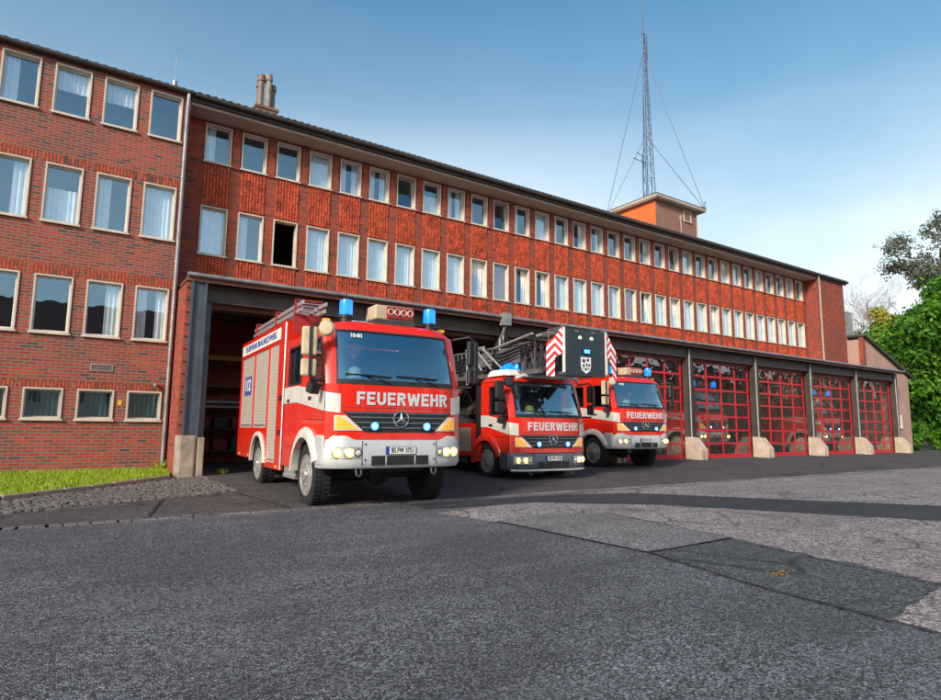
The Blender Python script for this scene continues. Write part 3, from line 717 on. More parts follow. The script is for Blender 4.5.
# hall shell
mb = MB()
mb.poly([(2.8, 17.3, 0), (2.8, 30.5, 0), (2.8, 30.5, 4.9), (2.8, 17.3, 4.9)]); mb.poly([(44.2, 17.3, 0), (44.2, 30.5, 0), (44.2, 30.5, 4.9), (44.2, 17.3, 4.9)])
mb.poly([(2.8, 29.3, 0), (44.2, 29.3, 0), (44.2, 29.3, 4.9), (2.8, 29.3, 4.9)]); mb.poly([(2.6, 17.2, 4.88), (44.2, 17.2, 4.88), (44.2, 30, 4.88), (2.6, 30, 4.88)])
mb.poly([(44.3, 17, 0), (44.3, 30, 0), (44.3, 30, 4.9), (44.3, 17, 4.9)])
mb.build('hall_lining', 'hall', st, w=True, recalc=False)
mb = MB(); mb.box(2.85, 7.4, 22.3, 22.45, .004, 4.86); mb.build('bay_partition', 'brickm', st, w=True)
mb = MB()
for y in (19.5, 22.5, 25.5): mb.box(2.85, 44.1, y, y + .2, 4.45, 4.85)
mb.build('roof_beam', 'darksteel', st, w=True)
mb = MB(); mb.box(3.5, 7.2, 21.0, 21.12, 3.35, 3.5); mb.build('crane_rail', 'ochre', st, w=True)
mb = MB(); mb.tube([(2.9, 20, 1.95), (2.9 + 4.6, 20.2, 1.95)], .04, 8); mb.tube([(2.9, 20, 1.8), (7.5, 20.2, 1.8)], .03, 8); mb.build('exhaust_rail', 'alu', st, w=True)
# sectional glazed doors
def door(i):
    x0, x1 = PX[i] + .66, PX[i + 1] - .04; y = 17.16; z1 = 4.32; nr, nc = 7, 4
    fr = MB()
    rowz = [.04 + (z1 - .06) * k / nr for k in range(nr + 1)]; colx = [x0 + (x1 - x0) * k / nc for k in range(nc + 1)]
    for k, z in enumerate(rowz): fr.box(x0, x1, y, y + .06, z - (.05 if k in (0,) else .042), z + (.14 if k == 0 else .042))
    for k, x in enumerate(colx):
        t = .08 if k in (0, nc) else .034
        for a, b in zip(rowz, rowz[1:]): fr.box(x - t if k else x, x + t if k < nc else x, y + .004, y + .056, a + .043, b - .043)
    o = fr.build('garage_door', 'doorred', st, w=True)
    for a, b in zip(rowz, rowz[1:]):
        for c, d in zip(colx, colx[1:]):
            g = MB(); g.box(c + .01, d - .01, y + .026, y + .032, a + .02, b - .02); g.build('pane', 'doorglass', o)
    return o
for i in range(2, 7): 
    if i >= 2: door(i)
# rolled up doors of the open bays
mb = MB(); 
for i, x0 in enumerate([2.9] + PX[:2]): mb.tube([(x0 + .4, 17.55, 4.5), ([*PX[:3]][i] - .05, 17.55, 4.5)], .22, 16)
mb.build('door_drum', 'steeldark', st, w=True, smooth=40)

# hall clutter seen through the first open bay
DY = -6.9
rk = thing('hall_shelf', 'dark steel shelf with red boxes at the back of the open left bay', 'shelf', (4.4, 21.7, 0))
mb = MB()
for x in (3.2, 5.6): 
    for y in (28.4 + DY, 29.0 + DY): mb.box(x, x + .06, y, y + .06, .004, 2.6)
for z in (.4, 1.1, 1.8, 2.5): mb.box(3.2, 5.66, 28.4 + DY, 29.06 + DY, z, z + .04)
mb.build('frame', 'steeldark', rk, w=True)
for j in range(8):
    mb = MB(); x = 3.35 + (j % 4) * .56; z = .44 + (j // 4) * .7; mb.box(x, x + .42, 28.45 + DY, 28.95 + DY, z, z + .36); mb.build('box', 'lampred' if j % 3 else 'steeldark', rk, w=True, bevel=.02)

# ------------------------------------------------------------------ annex on the right
an = thing('side_annex', 'low pink plastered annex with a sloping roof right of the garage', 'building', (45, 17.7, 0))
mb = MB(); AY = 17.62
P = [(41.75, 4.95), (44.18, 4.95), (44.18, 0), (47.6, 0), (47.6, 4.95), (41.75, 7.1)]
mb.box(41.5, 41.74, 17.83, 19.4, 4.95, 7.0)
H1 = [(45.05, 3.75), (45.55, 3.75), (45.55, 4.7), (45.05, 4.7)]; H2 = [(45.7, 1.5), (46.2, 1.5), (46.2, 2.5), (45.7, 2.5)]
mb.plate(P, [H1, H2], lambda a, b, d: (a, AY + d, b), .3); mb.poly([(47.598, 17.63, 0), (47.598, 30, 0), (47.598, 30, 4.93), (47.598, 17.63, 4.93)])
mb.build('wall', 'pinkplaster', an, w=True)
mb = MB(); mb.box(41.40, 41.745, 17.60, 17.82, 4.95, 7.12); mb.build('brick_end', 'brickm', an, w=True)
mb = MB()
for (a, b), (c, d) in (((44.75, 3.6), (45.04, 4.85)), ((45.4, 1.35), (45.69, 2.65))): mb.box(a, c, AY - .015, AY + .02, b, d)
mb.build('brick_trim', 'brickm', an, w=True)
for h in (H1, H2): window(an, h[0][0], AY, h[0][1], .5, h[2][1] - h[0][1], 0, 'full')
mb = MB(); mb.plate([(41.4, 7.18), (48.0, 4.83), (48.0, 4.95), (41.4, 7.32)], [], lambda a, b, d: (a, 17.4 + d, b), 13); mb.build('roof', 'tile', an, w=True)

# ------------------------------------------------------------------ radio mast
mast = thing('radio_mast', 'tall lattice radio mast with guy wires standing on the roof tower', 'mast', (27.75, 22.6, 13.95))
mb = MB()
mx, my, mz = 0, 0, 0
H = 11.0; base = .42
def leg(k, z):
    r = base * (1 - z / H) * .9 + .05; a = 2 * PI * k / 3 + .4; return (r * math.cos(a) + .18 * (1 - z / H), r * math.sin(a), z)
for k in range(3): mb.tube([leg(k, 0), leg(k, H)], .028, 6)
zs = [H * j / 12 for j in range(13)]
for a, b in zip(zs, zs[1:]):
    for k in range(3): mb.tube([leg(k, a), leg((k + 1) % 3, b)], .014, 5); mb.tube([leg(k, b), leg((k + 1) % 3, b)], .014, 5)
mb.build('lattice', 'mast', mast, smooth=40)
mb = MB(); mb.tube([(-.12, 0, 0), (-.12, 0, 8)], .065, 10); mb.tube([(-.12, 0, 8), (-.12, 0, 16.5)], .045, 8, r1=.03); mb.build('pole', 'mast', mast, smooth=40)
mb = MB(); mb.tube([(-.12, 0, 3.1), (-.95, 0, 3.2)], .02, 6); mb.tube([(-.12, 0, 2.75), (-1.25, 0, 2.8)], .02, 6); mb.tube([(-.45, 0, .1), (-.45, 0, 3.2)], .03, 6); mb.build('antenna', 'mast', mast)
mb = MB(); mb.tube([(-.1, 0, 9.6), (.22, 0, 9.75)], .02, 6); mb.tube([(.22, 0, 9.4), (.22, 0, 11)], .03, 6); mb.build('antenna', 'mast', mast)
for z, e in ((9.75, (25.35 - 27.75, 23.6 - 22.6, 13.55 - 13.95)), (4.45, (25.4 - 27.75, 23.6 - 22.6, 13.5 - 13.95)), (9.75, (30.32 - 27.75, 20.75 - 22.6, .15)), (4.45, (30.28 - 27.75, 20.78 - 22.6, .12))):
    mb = MB(); mb.tube([(-.1, 0, z), e], .018, 6); mb.build('guy_wire', 'cable', mast)
mb = MB(); mb.tube([(29.6 - 27.75, -1.6, .0), (30.35 - 27.75, -1.88, .1), (30.36 - 27.75, -1.9, .42)], .05, 8); mb.build('wire_anchor', 'mast', mast)
# ------------------------------------------------------------------ trucks (local frame: x to picture right, y towards the rear, z up)
def arc(cx, cz, r, a0, a1, n=16): return [(cx + r * math.cos(R(a0 + (a1 - a0) * i / n)), cz + r * math.sin(R(a0 + (a1 - a0) * i / n))) for i in range(n + 1)]
def ribbon(mb, pts, w, fn, th=.008):
    """flat stroke of width w along 2-D points"""
    P = [Vector(p) for p in pts]; P = [p for k, p in enumerate(P) if k == 0 or (p - P[k - 1]).length > 1e-5]; A, B = [], []
    for i, p in enumerate(P):
        d0 = (P[i] - P[i - 1]).normalized() if i else (P[1] - P[0]).normalized(); d1 = (P[i + 1] - P[i]).normalized() if i < len(P) - 1 else d0
        n0, n1 = Vector((-d0.y, d0.x)), Vector((-d1.y, d1.x)); n = (n0 + n1).normalized(); k = w / 2 / max(.35, n.dot(n0))
        A.append(p + n * k); B.append(p - n * k)
    rings = [[fn(a.x, a.y, 0), fn(b.x, b.y, 0), fn(b.x, b.y, th), fn(a.x, a.y, th)] for a, b in zip(A, B)]
    mb.loft(rings)
def arcp(cx, cy, rx, ry, a0, a1, n=8): return [(cx + rx * math.cos(R(a0 + (a1 - a0) * k / n)), cy + ry * math.sin(R(a0 + (a1 - a0) * k / n))) for k in range(n + 1)]
def glyph(c, w, h, s):
    g = s / 2
    return {'F': [[(g, 0), (g, h)], [(s, h - g), (w, h - g)], [(s, h * .52), (w * .88, h * .52)]],
            'E': [[(g, 0), (g, h)], [(s, h - g), (w, h - g)], [(s, h * .52), (w * .92, h * .52)], [(s, g), (w, g)]],
            'H': [[(g, 0), (g, h)], [(w - g, 0), (w - g, h)], [(s, h * .52), (w - s, h * .52)]],
            'U': [[(g, h), (g, h * .36)] + arcp(w / 2, h * .36, w / 2 - g, h * .36 - g, 180, 360, 10) + [(w - g, h)]],
            'R': [[(g, 0), (g, h)], [(s, h - g), (w * .55, h - g)] + arcp(w * .55, h * .735, w * .45 - g, h * .265 - g, 90, -90, 8) + [(s, h * .47 + g)], [(w * .52, h * .47), (w - g * .8, 0)]],
            'W': [[(g * .8, h), (w * .27, 0)], [(w * .27, 0), (w * .5, h * .92)], [(w * .5, h * .92), (w * .73, 0)], [(w * .73, 0), (w - g * .8, h)]]}[c]
def lettering(root, word, u0, z0, W, h, s, front):
    wid = {'W': 1.5, 'F': .88, 'E': .92, 'U': 1., 'R': 1., 'H': 1.}; gap = .22; tot = sum(wid[c] for c in word) + gap * (len(word) - 1); k = W / tot; x = u0; mb = MB()
    for c in word:
        for st_ in glyph(c, wid[c] * k, h, s): ribbon(mb, [(x + a, z0 + b) for a, b in st_], s, lambda a, b, d: (a, front(a, b) - .012 + d, b), .01)
        x += (wid[c] + gap) * k
    mb.build('lettering', 'letter', root)
class Cab:
    def __init__(s, root, dz, L, wheel_v, wheel_z, arch_mat, fleet, lower=.62):
        s.r = root; s.dz = dz; s.L = L; s.wv = wheel_v; s.wz = wheel_z; s.am = arch_mat; s.fleet = fleet; s.lower = lower
    def fv(s, u, z):
        z = z - s.dz; a = min(1.3, abs(u) / 1.25)
        if z < 2.08: b = .02 + .03 * (z - 1.2) / .88
        elif z < 3.05: b = .05 + .31 * ((z - 2.08) / .97) ** 1.1
        else: b = .36 + (z - 3.05) * 1.2
        return b + .19 * a ** 4.5
    def patch(s, mb, fn, off, ns, nt, th=.012, m=0):
        def g(i, j, d):
            u, z = fn(i, j); return (u, s.fv(u, z) - off + d, z)
        mb.grid(g, ns, nt, m, th)
    def rect(s, mb, u0, u1, z0, z1, off, th=.012, ns=16, nt=6, m=0):
        s.patch(mb, lambda i, j: (u0 + (u1 - u0) * i, z0 + (z1 - z0) * j), off, ns, nt, th, m)
    def build(s):
        r, dz, L = s.r, s.dz, s.L; Z = lambda z: z + dz
        wv, wz, ar = s.wv, s.wz, .69 if dz == 0 else .60
        fvz = lambda z: s.fv(1.25, Z(z))
        # shell: front, pillars, header, roof, sides, back
        mb = MB()
        s.rect(mb, -1.25, 1.25, Z(1.17), Z(2.08), 0, .04, 28, 8)
        for sg in (-1, 1):
            s.patch(mb, lambda i, j: (sg * ((1.09 - .035 * j) + (.16 + .035 * j) * i), Z(2.08 + .97 * j)), 0, 5, 10, .05)
        prof = [(0, 3.03), (.035, 3.10), (.10, 3.16), (.22, 3.205), (.5, 3.225), (1.0, 3.23)]
        def roofpt(i, j, d):
            u = -1.25 + 2.5 * i; k = j * 8; a = abs(u) / 1.25
            v0 = s.fv(u, Z(3.03))
            if k <= 5:
                q = min(int(k), 4); f = k - q; o, z = (prof[q][t] + (prof[q + 1][t] - prof[q][t]) * f for t in (0, 1)); v = v0 + o * .6
            else: z = 3.23; v = v0 + .6 + (L - v0 - .6) * (k - 5) / 3
            zz = 3.03 + (z - 3.03) * (1 - a ** 7 * .93)
            return (u * (1 - .0 * d), v, Z(zz) - d)
        mb.grid(roofpt, 32, 8, 0, .03)
        front = [(fvz(z), Z(z)) for z in (1.17, 1.4, 1.7, 2.08, 2.3, 2.6, 2.85, 3.045)]
        low = s.lower
        bot = [(L, Z(1.9)), (L, low), (wv + math.sqrt(max(0, ar * ar - (low - wz) ** 2)), low)]
        a0 = math.degrees(math.atan2(low - wz, bot[-1][0] - wv)); fz = Z(1.0) if dz == 0 else .62
        af = 180 - math.degrees(math.asin((fz - wz) / ar))
        arcp = arc(wv, wz, ar, a0, af, 18)[1:]
        out = front + [(L, Z(3.045))] + bot + arcp + [(fvz(1.17) + .02, fz)]
        wins = []
        w1 = [(fvz(2.15) + .10, Z(2.15)), (fvz(2.85) + .07, Z(2.88)), (1.10, Z(2.88)), (1.14, Z(2.84)), (1.14, Z(2.20)), (1.10, Z(2.15))]
        wins.append(w1)
        if L > 2: wins.append([(1.66, Z(2.19)), (1.66, Z(2.85)), (1.70, Z(2.88)), (2.52, Z(2.88)), (2.57, Z(2.83)), (2.57, Z(2.22)), (2.53, Z(2.17)), (1.70, Z(2.17))])
        for sg in (-1, 1):
            mb.plate(out, wins, lambda a, b, d: (sg * (1.25 - d), a, b), .05)
        mb.box(-1.2, 1.2, L - .05, L - .002, low + .1, Z(3.04))
        cab = mb.build('cab', 'red', r, smooth=32)
        # side panes
        for sg in (-1, 1):
            for w in wins:
                g = MB(); g.plate(w, [], lambda a, b, d: (sg * (1.225 - d), a, b), .006); g.build('side_window', 'sideglass', r)
            # doors: proud skins with a shut line
            def door(v0, v1, hole, zlow):
                d_ = MB(); hz = Z(2.93)
                cx = lambda p: (p[0], p[1])
                mxz = sum(p[0] for p in hole) / len(hole); mzz = sum(p[1] for p in hole) / len(hole)
                big = [(mxz + (p[0] - mxz) * 1.03, mzz + (p[1] - mzz) * 1.03) for p in hole]
                o = [(v0(2.05), zlow), (v0(2.05), Z(2.05)), (v0(2.93), hz), (v1, hz), (v1, zlow)]
                sm = MB(); sm.plate([(mxz + (p[0] - mxz) * 1.015 + 0, p[1] + (.010 if p[1] > mzz else -.010)) for p in o], [big], lambda a, b, d: (sg * (1.2525 - d), a, b), .002); sm.build('door_seam', 'black', r)
                d_.plate(o, [big], lambda a, b, d: (sg * (1.262 - d), a, b), .014)
                dd = d_.build('door', 'red', r, bevel=.006, seg=1)
                h = MB(); h.box(sg * 1.262 - .012, sg * 1.262 + .012, v1 - .24, v1 - .06, Z(1.83), Z(1.90)); h.build('door_handle', 'black', dd, bevel=.006)
            door(lambda z: fvz(z) + .04, 1.21, w1, Z(1.50) if dz == 0 else Z(1.56))
            if L > 2: door(lambda z: 1.60, 2.66, wins[1], Z(1.0))
            # reflective stripe
            st_ = MB(); vb = 1.25
            sp = [(L - .01, Z(1.96)), (L - .01, Z(2.13)), (1.9 if L > 2 else 1.2, Z(2.13)), (fvz(1.85) - .01, Z(1.95)), (fvz(1.75) - .01, Z(1.63)), (1.9 if L > 2 else 1.2, Z(1.82)), (L - .01, Z(1.82))]
            st_.plate(sp, [], lambda a, b, d: (sg * (1.268 - d), a, b), .004)
            s.patch(st_, lambda i, j: (sg * (1.03 + .22 * i), Z(1.60 + .03 * i + .31 * j)), .006, 6, 4, .004)
            st_.build('reflective_stripe', 'silver', r)
            for w in wins:           # rubber seals round the side windows
                mx_, mz_ = sum(p[0] for p in w) / len(w), sum(p[1] for p in w) / len(w); q = MB()
                q.plate([(p[0] + (p[0] - mx_) * .035, p[1] + (p[1] - mz_) * .06) for p in w], [[(p[0] - (p[0] - mx_) * .04, p[1] - (p[1] - mz_) * .05) for p in w]], lambda a, b, d: (sg * (1.267 - d), a, b), .03); q.build('window_seal', 'black', r)
            q = MB(); s.patch(q, lambda i, j: (sg * (1.04 + .008 * i), Z(1.20 + .86 * j)), .002, 1, 8, .004); q.build('panel_gap', 'black', r)
            # wheel arch flare
            f_ = MB(); a1, a2 = a0 - 4, af + (22 if dz == 0 else 5)
            f_.loft([[(sg * x_, wv + rr * math.cos(R(a)), wz + rr * math.sin(R(a))) for x_, rr in ((1.20, ar - .03), (1.33, ar - .035), (1.335, ar + .05), (1.30, ar + .13), (1.26, ar + .15), (1.20, ar + .13))] for a in [a1 + (a2 - a1) * k / 20 for k in range(21)]])
            f_.build('wheel_arch', s.am, r, smooth=40)
            iw = MB(); iw.loft([[(sg * x_, wv + rr * math.cos(R(a)), wz + rr * math.sin(R(a))) for x_, rr in ((1.19, ar - .035), (.7, ar - .035), (.7, ar - .015), (1.19, ar - .015))] for a in [a1 + (a2 - a1) * k / 16 for k in range(17)]])
            iw.build('wheel_well', 'chassis', r)
        # windscreen with black border and sill
        mb = MB(); s.patch(mb, lambda i, j: ((-1.088 + 2.176 * i) * (1 - .032 * j), Z(2.155 + .875 * j)), -.012, 24, 10, .006)
        ws = mb.build('windscreen', 'wsglass', r, smooth=60)
        mb = MB(); s.rect(mb, -1.10, 1.10, Z(2.075), Z(2.16), .004, .03, 20, 3)
        for sg in (-1, 1): s.patch(mb, lambda i, j: (sg * (1.065 + .03 * i) * (1 - .032 * j), Z(2.15 + .88 * j)), .004, 2, 8, .03)
        s.rect(mb, -1.06, 1.06, Z(3.005), Z(3.035), .006, .03, 20, 2); mb.build('windscreen_seal', 'black', r, smooth=50)
        for u0, du in ((-.95, 1), (-.05, 1)):
            w_ = MB(); P = lambda u, z, o=.03: (u, s.fv(u, Z(z)) - o, Z(z))
            w_.tube([P(u0 + .78, 2.10, .03), P(u0 + .50, 2.20, .04), P(u0 + .38, 2.235, .035)], .011, 6); w_.tube([P(u0, 2.25, .02), P(u0 + .4, 2.24, .025), P(u0 + .8, 2.22, .02)], .012, 6)
            w_.build('wiper', 'black', r, smooth=40)
        # cabin interior
        mb = MB(); mb.box(-1.13, 1.13, .27, .64, Z(1.45), Z(2.19)); mb.box(-1.15, 1.15, .3, L - .06, Z(1.40), Z(1.46)); mb.box(-1.18, 1.18, L - .09, L - .06, Z(1.4), Z(3.02)); mb.box(-.25, .1, .40, .55, Z(2.19), Z(2.25))
        mb.build('dashboard', 'cabin', r, bevel=.02)
        mb = MB(); mb.grid(lambda i, j, d: (-1.18 + 2.36 * i, .62 + (L - .7) * j, Z(3.07)), 2, 2, 0, .02); mb.build('headliner', 'cabin', r)
        for u in (-.62, .62) + ((-.7, 0, .7) if L > 2 else ()):
            back = L > 2 and u in (-.7, 0, .7); v = 2.25 if back else 1.0
            q = MB(); q.box(u - .24, u + .24, v - .35, v + .12, Z(1.5), Z(1.72)); q.box(u - .23, u + .23, v + .08, v + .2, Z(1.65), Z(2.38)); q.box(u - .13, u + .13, v + .09, v + .18, Z(2.42), Z(2.62)); q.box(u - .04, u + .04, v + .12, v + .15, Z(2.36), Z(2.44))
            q.build('seat', 'seat', r, bevel=.04)
        q = MB(); n = 20; c = Vector((.58, .70, Z(2.10)))
        ring = [c + Vector((.22 * math.cos(2 * PI * k / n), -.22 * math.sin(2 * PI * k / n) * math.sin(R(38)), .22 * math.sin(2 * PI * k / n) * math.cos(R(38)))) for k in range(n + 1)]
        q.tube(ring, .016, 6, caps=False); q.tube([c, c + Vector((0, -.1, -.3))], .03, 6); q.tube([ring[0], ring[10]], .014, 5); q.build('steering_wheel', 'black', r, smooth=40)
        # grille, star, lamps
        lb = lambda z: .64 + (z - 1.29) * (.36 / .34)
        mb = MB(); s.patch(mb, lambda i, j: ((-1 + 2 * i) * lb(1.29 + .34 * j), Z(1.29 + .34 * j)), .012, 24, 5, .03)
        gr = mb.build('grille', 'black', r, smooth=40)
        for z in (1.36, 1.445, 1.53, 1.605):
            q = MB(); q.tube([(u * lb(z) * .97, s.fv(u * lb(z), Z(z)) - .020, Z(z)) for u in [k / 8 - 1 for k in range(17)]], .015, 6); q.build('grille_slat', 'slat', gr, smooth=40)
        q = MB(); cz, cy, rr = Z(1.51), s.fv(0, Z(1.51)) - .045, .135
        q.tube([(rr * math.cos(2 * PI * k / 32), cy, cz + rr * math.sin(2 * PI * k / 32)) for k in range(33)], .013, 8, caps=False)
        for a in (90, 210, 330):
            p = (rr * math.cos(R(a)), rr * math.sin(R(a))); nx, nz = -p[1] / rr, p[0] / rr
            q.poly([(nx * .026, cy - .012, cz + nz * .026), (p[0], cy - .006, cz + p[1]), (0, cy - .026, cz)]); q.poly([(-nx * .026, cy - .012, cz - nz * .026), (0, cy - .026, cz), (p[0], cy - .006, cz + p[1])])
        q.build('emblem', 'chrome', gr, smooth=30)
        for u in (-.48, .48):
            q = MB(); yy = s.fv(u, Z(1.39)); q.lathe([(.0, yy - .075), (.065, yy - .07), (.082, yy - .05), (.082, yy)], (u, 0, Z(1.39)), 'y', 16)
            h = q.build('flash_light', 'black', gr, smooth=40); q = MB(); q.lathe([(0, yy - .083), (.058, yy - .080), (.068, yy - .068)], (u, 0, Z(1.39)), 'y', 16); ln = q.build('lens', 'bluelamp', h, smooth=40)
            q = MB(); q.lathe([(0, yy - .092), (.024, yy - .088), (.028, yy - .078)], (u, 0, Z(1.39)), 'y', 12); q.build('bulb', 'bluecore', h, smooth=40)
        for sg in (-1, 1):
            q = MB()
            s.patch(q, lambda i, j: (sg * (lb(1.30 + .26 * j) + .02 + (1.10 - lb(1.30 + .26 * j)) * i), Z(1.315 + .245 * j - .0 * i * (1 - j))), .018, 6, 5, .03)
            lp = q.build('indicator_lamp', 'clear', r, smooth=40)
            q = MB(); s.patch(q, lambda i, j: (sg * (lb(1.30 + .26 * j) + .10 + (1.0 - lb(1.30 + .26 * j)) * i), Z(1.335 + .205 * j)), .024, 5, 4, .01); q.build('lens', 'amber', lp, smooth=40)
        # lettering
        lettering(r, 'FEUERWEHR', -.77, Z(1.742), 1.70, .215, .044, s.fv)
        if dz == 0: text('call_sign', s.fleet, .10, 'white', r, front_mtx(-.72, s.fv(-.72, Z(2.93)) - .006, Z(2.93), R(-18)), .004, .002)
        mb = MB(); s.rect(mb, -1.06, 1.08, Z(1.688), Z(1.697), .006, .01, 20, 1); mb.build('trim_line', 'steeldark', r)
        q = MB()
        for sg in (-1, 1): s.rect(q, sg * .15 - .0, sg * .15 + .22, Z(2.10), Z(2.13), .01, .01, 2, 1)
        return cab

def wheel(root, u, v, z, rad, side, w=.30):
    mb = MB(); x0 = u; o = (u, v, z)
    W = w / 2; pr = [(rad * .66, -W * .9), (rad * .90, -W), (rad * .975, -W * .86), (rad, -W * .6), (rad, W * .6), (rad * .975, W * .86), (rad * .90, W), (rad * .66, W * .9), (rad * .66, -W * .9)]
    mb.lathe(pr, o, 'x', 40)
    for k in range(40):
        a = 2 * PI * k / 40
        for sx in (-1, 1):
            c = (u + sx * W * .55, v + math.cos(a + sx * .04) * rad, z + math.sin(a + sx * .04) * rad)
            mb.obox(c, W * .72, .045, .022, rx=a + PI / 2)
    t = mb.build('wheel', 'rubber', root, smooth=35)
    mb = MB(); s = side
    mb.lathe([(rad * .68, s * W * .93), (rad * .655, s * W * 1.0), (rad * .62, s * W * .97), (rad * .58, s * W * .72), (rad * .46, s * W * .78), (rad * .38, s * W * 1.02), (rad * .25, s * W * 1.06), (rad * .22, s * W * 1.28), (rad * .12, s * W * 1.36), (0, s * W * 1.36)], o, 'x', 32)
    for k in range(10):
        a = 2 * PI * k / 10; c = (u + s * W * 1.0, v + math.cos(a) * rad * .30, z + math.sin(a) * rad * .30); mb.tube([c, (c[0] + s * .035, c[1], c[2])], .018, 6)
    mb.build('rim', 'rim', t, smooth=35)
    mb = MB()
    for k in range(8):
        a = 2 * PI * k / 8 + .2; c = (u + s * (W * .74), v + math.cos(a) * rad * .52, z + math.sin(a) * rad * .52); mb.tube([c, (c[0] + s * .022, c[1], c[2])], .036, 10)
    mb.build('rim_hole', 'chassis', t, smooth=40)

def bumper(root, z0, z1, mat, notch, plate_txt, lamp_z, vfront=-.03):
    yb = lambda u: vfront + .26 * (abs(u) / 1.25) ** 5
    mb = MB(); N = 40; rings = []
    for k in range(N + 1):
        u = -1.27 + 2.54 * k / N; a = abs(u)
        top = z1 - (notch if a < .80 else notch * max(0, 1 - (a - .80) / .12)); y = yb(u)
        rings.append([(u, y + .05, z0), (u, y + .012, z0 + .04), (u, y, z0 + .12), (u, y, top - .05), (u, y + .015, top - .012), (u, y + .05, top), (u, y + .34, top), (u, y + .34, z0)])
    mb.loft(rings); b = mb.build('bumper', mat, root, smooth=38)
    for sg in (-1, 1):
        q = MB(); q.box(sg * 1.27 - .02 if sg > 0 else -1.285, 1.285 if sg > 0 else -1.25, .24, .62, z0 + .05, z1 - .02); q.build('bumper_end', mat, root, bevel=.02)
        q = MB()
        q.loft([[(sg * uu, yb(uu) - o, lamp_z + z) for o, z in ((-.03, -.098), (.010, -.098), (.010, .098), (-.03, .098))] for uu in (.685, .78, .88, .98, 1.08, 1.165)]); q.build('lamp_housing', 'alu', root, bevel=.006)
        for j, (u, rr, mt) in enumerate(((1.065, .082, 'headlamp'), (.885, .080, 'headlamp'), (.75, .052, 'clear'))):
            uu = sg * u; y = yb(uu) - .012
            q = MB(); q.lathe([(rr + .012, y + .02), (rr + .012, y - .008), (rr, y - .014), (rr - .008, y + .004), (0, y + .012)], (uu, 0, lamp_z), 'y', 24)
            h = q.build('headlight', 'steeldark' if j == 2 else 'chrome', root, smooth=40)
            q = MB(); q.lathe([(0, y - .022), (rr * .6, y - .019), (rr * .92, y - .010)], (uu, 0, lamp_z), 'y', 24); q.build('lens', mt, h, smooth=40)
            if j < 2: q = MB(); q.lathe([(0, y - .033), (rr * .30, y - .030), (rr * .42, y - .021)], (uu, 0, lamp_z), 'y', 16); q.build('bulb', 'headcore', h, smooth=40)
        q = MB(); q.box(sg * .68 - .006, sg * .68 + .006, yb(.68) - .004, yb(.68) + .02, z0 + .06, z1 - notch - .02)
        for zz in (z0 + .14, z1 - notch - .07): q.lathe([(.016, yb(.63) - .012), (.016, yb(.63) + .02)], (sg * .63, 0, zz), 'y', 8)
        q.build('bumper_joint', 'steeldark', root)
    q = MB()
    for a, c in ((-.52, -.28), (-.25, .25), (.28, .52)): q.box(a, c, vfront - .004, vfront + .03, z0 + .05, z0 + .205)
    q.build('bumper_slot', 'chassis', root)
    pz = z0 + .29
    q = MB(); q.box(-.27, .27, vfront - .022, vfront - .002, pz - .065, pz + .065); p = q.build('number_plate', 'black', root)
    q = MB(); q.box(-.215, .262, vfront - .026, vfront - .0225, pz - .057, pz + .057); q.build('plate_field', 'platewhite', p)
    q = MB(); q.box(-.262, -.217, vfront - .026, vfront - .0225, pz - .057, pz + .057); q.build('plate_band', 'plateblue', p)
    text('plate_number', plate_txt, .115, 'black', p, front_mtx(.025, vfront - .029, pz), .002, .002, .72)
    for u in (-.75, .62):
        q = MB(); q.tube([(u, vfront + .1, z0 + .02), (u, vfront + .06, z0 - .10), (u + .05, vfront + .05, z0 - .13), (u + .09, vfront + .07, z0 - .08), (u + .09, vfront + .12, z0 + .02)], .018, 6)
        q.build('tow_hook', 'steeldark', root, smooth=40)

def beacon(root, u, v, z, h=.33, rr=.115):
    mb = MB(); mb.lathe([(rr * .9, z - .12), (rr * .9, z), (rr * 1.05, z), (rr * 1.05, z + .05), (rr * .4, z + .06)], (u, v, 0), 'z', 20); b = mb.build('beacon', 'black', root, smooth=35)
    mb = MB(); mb.lathe([(rr, z + .05), (rr, z + h * .8), (rr * .92, z + h * .95), (rr * .6, z + h), (0, z + h + .004)], (u, v, 0), 'z', 20); mb.build('blue_dome', 'bluelens', b, smooth=35)
    mb = MB(); mb.tube([(u, v, z + .05), (u, v, z + h * .7)], rr * .4, 10); mb.build('lamp', 'bluelamp', b)

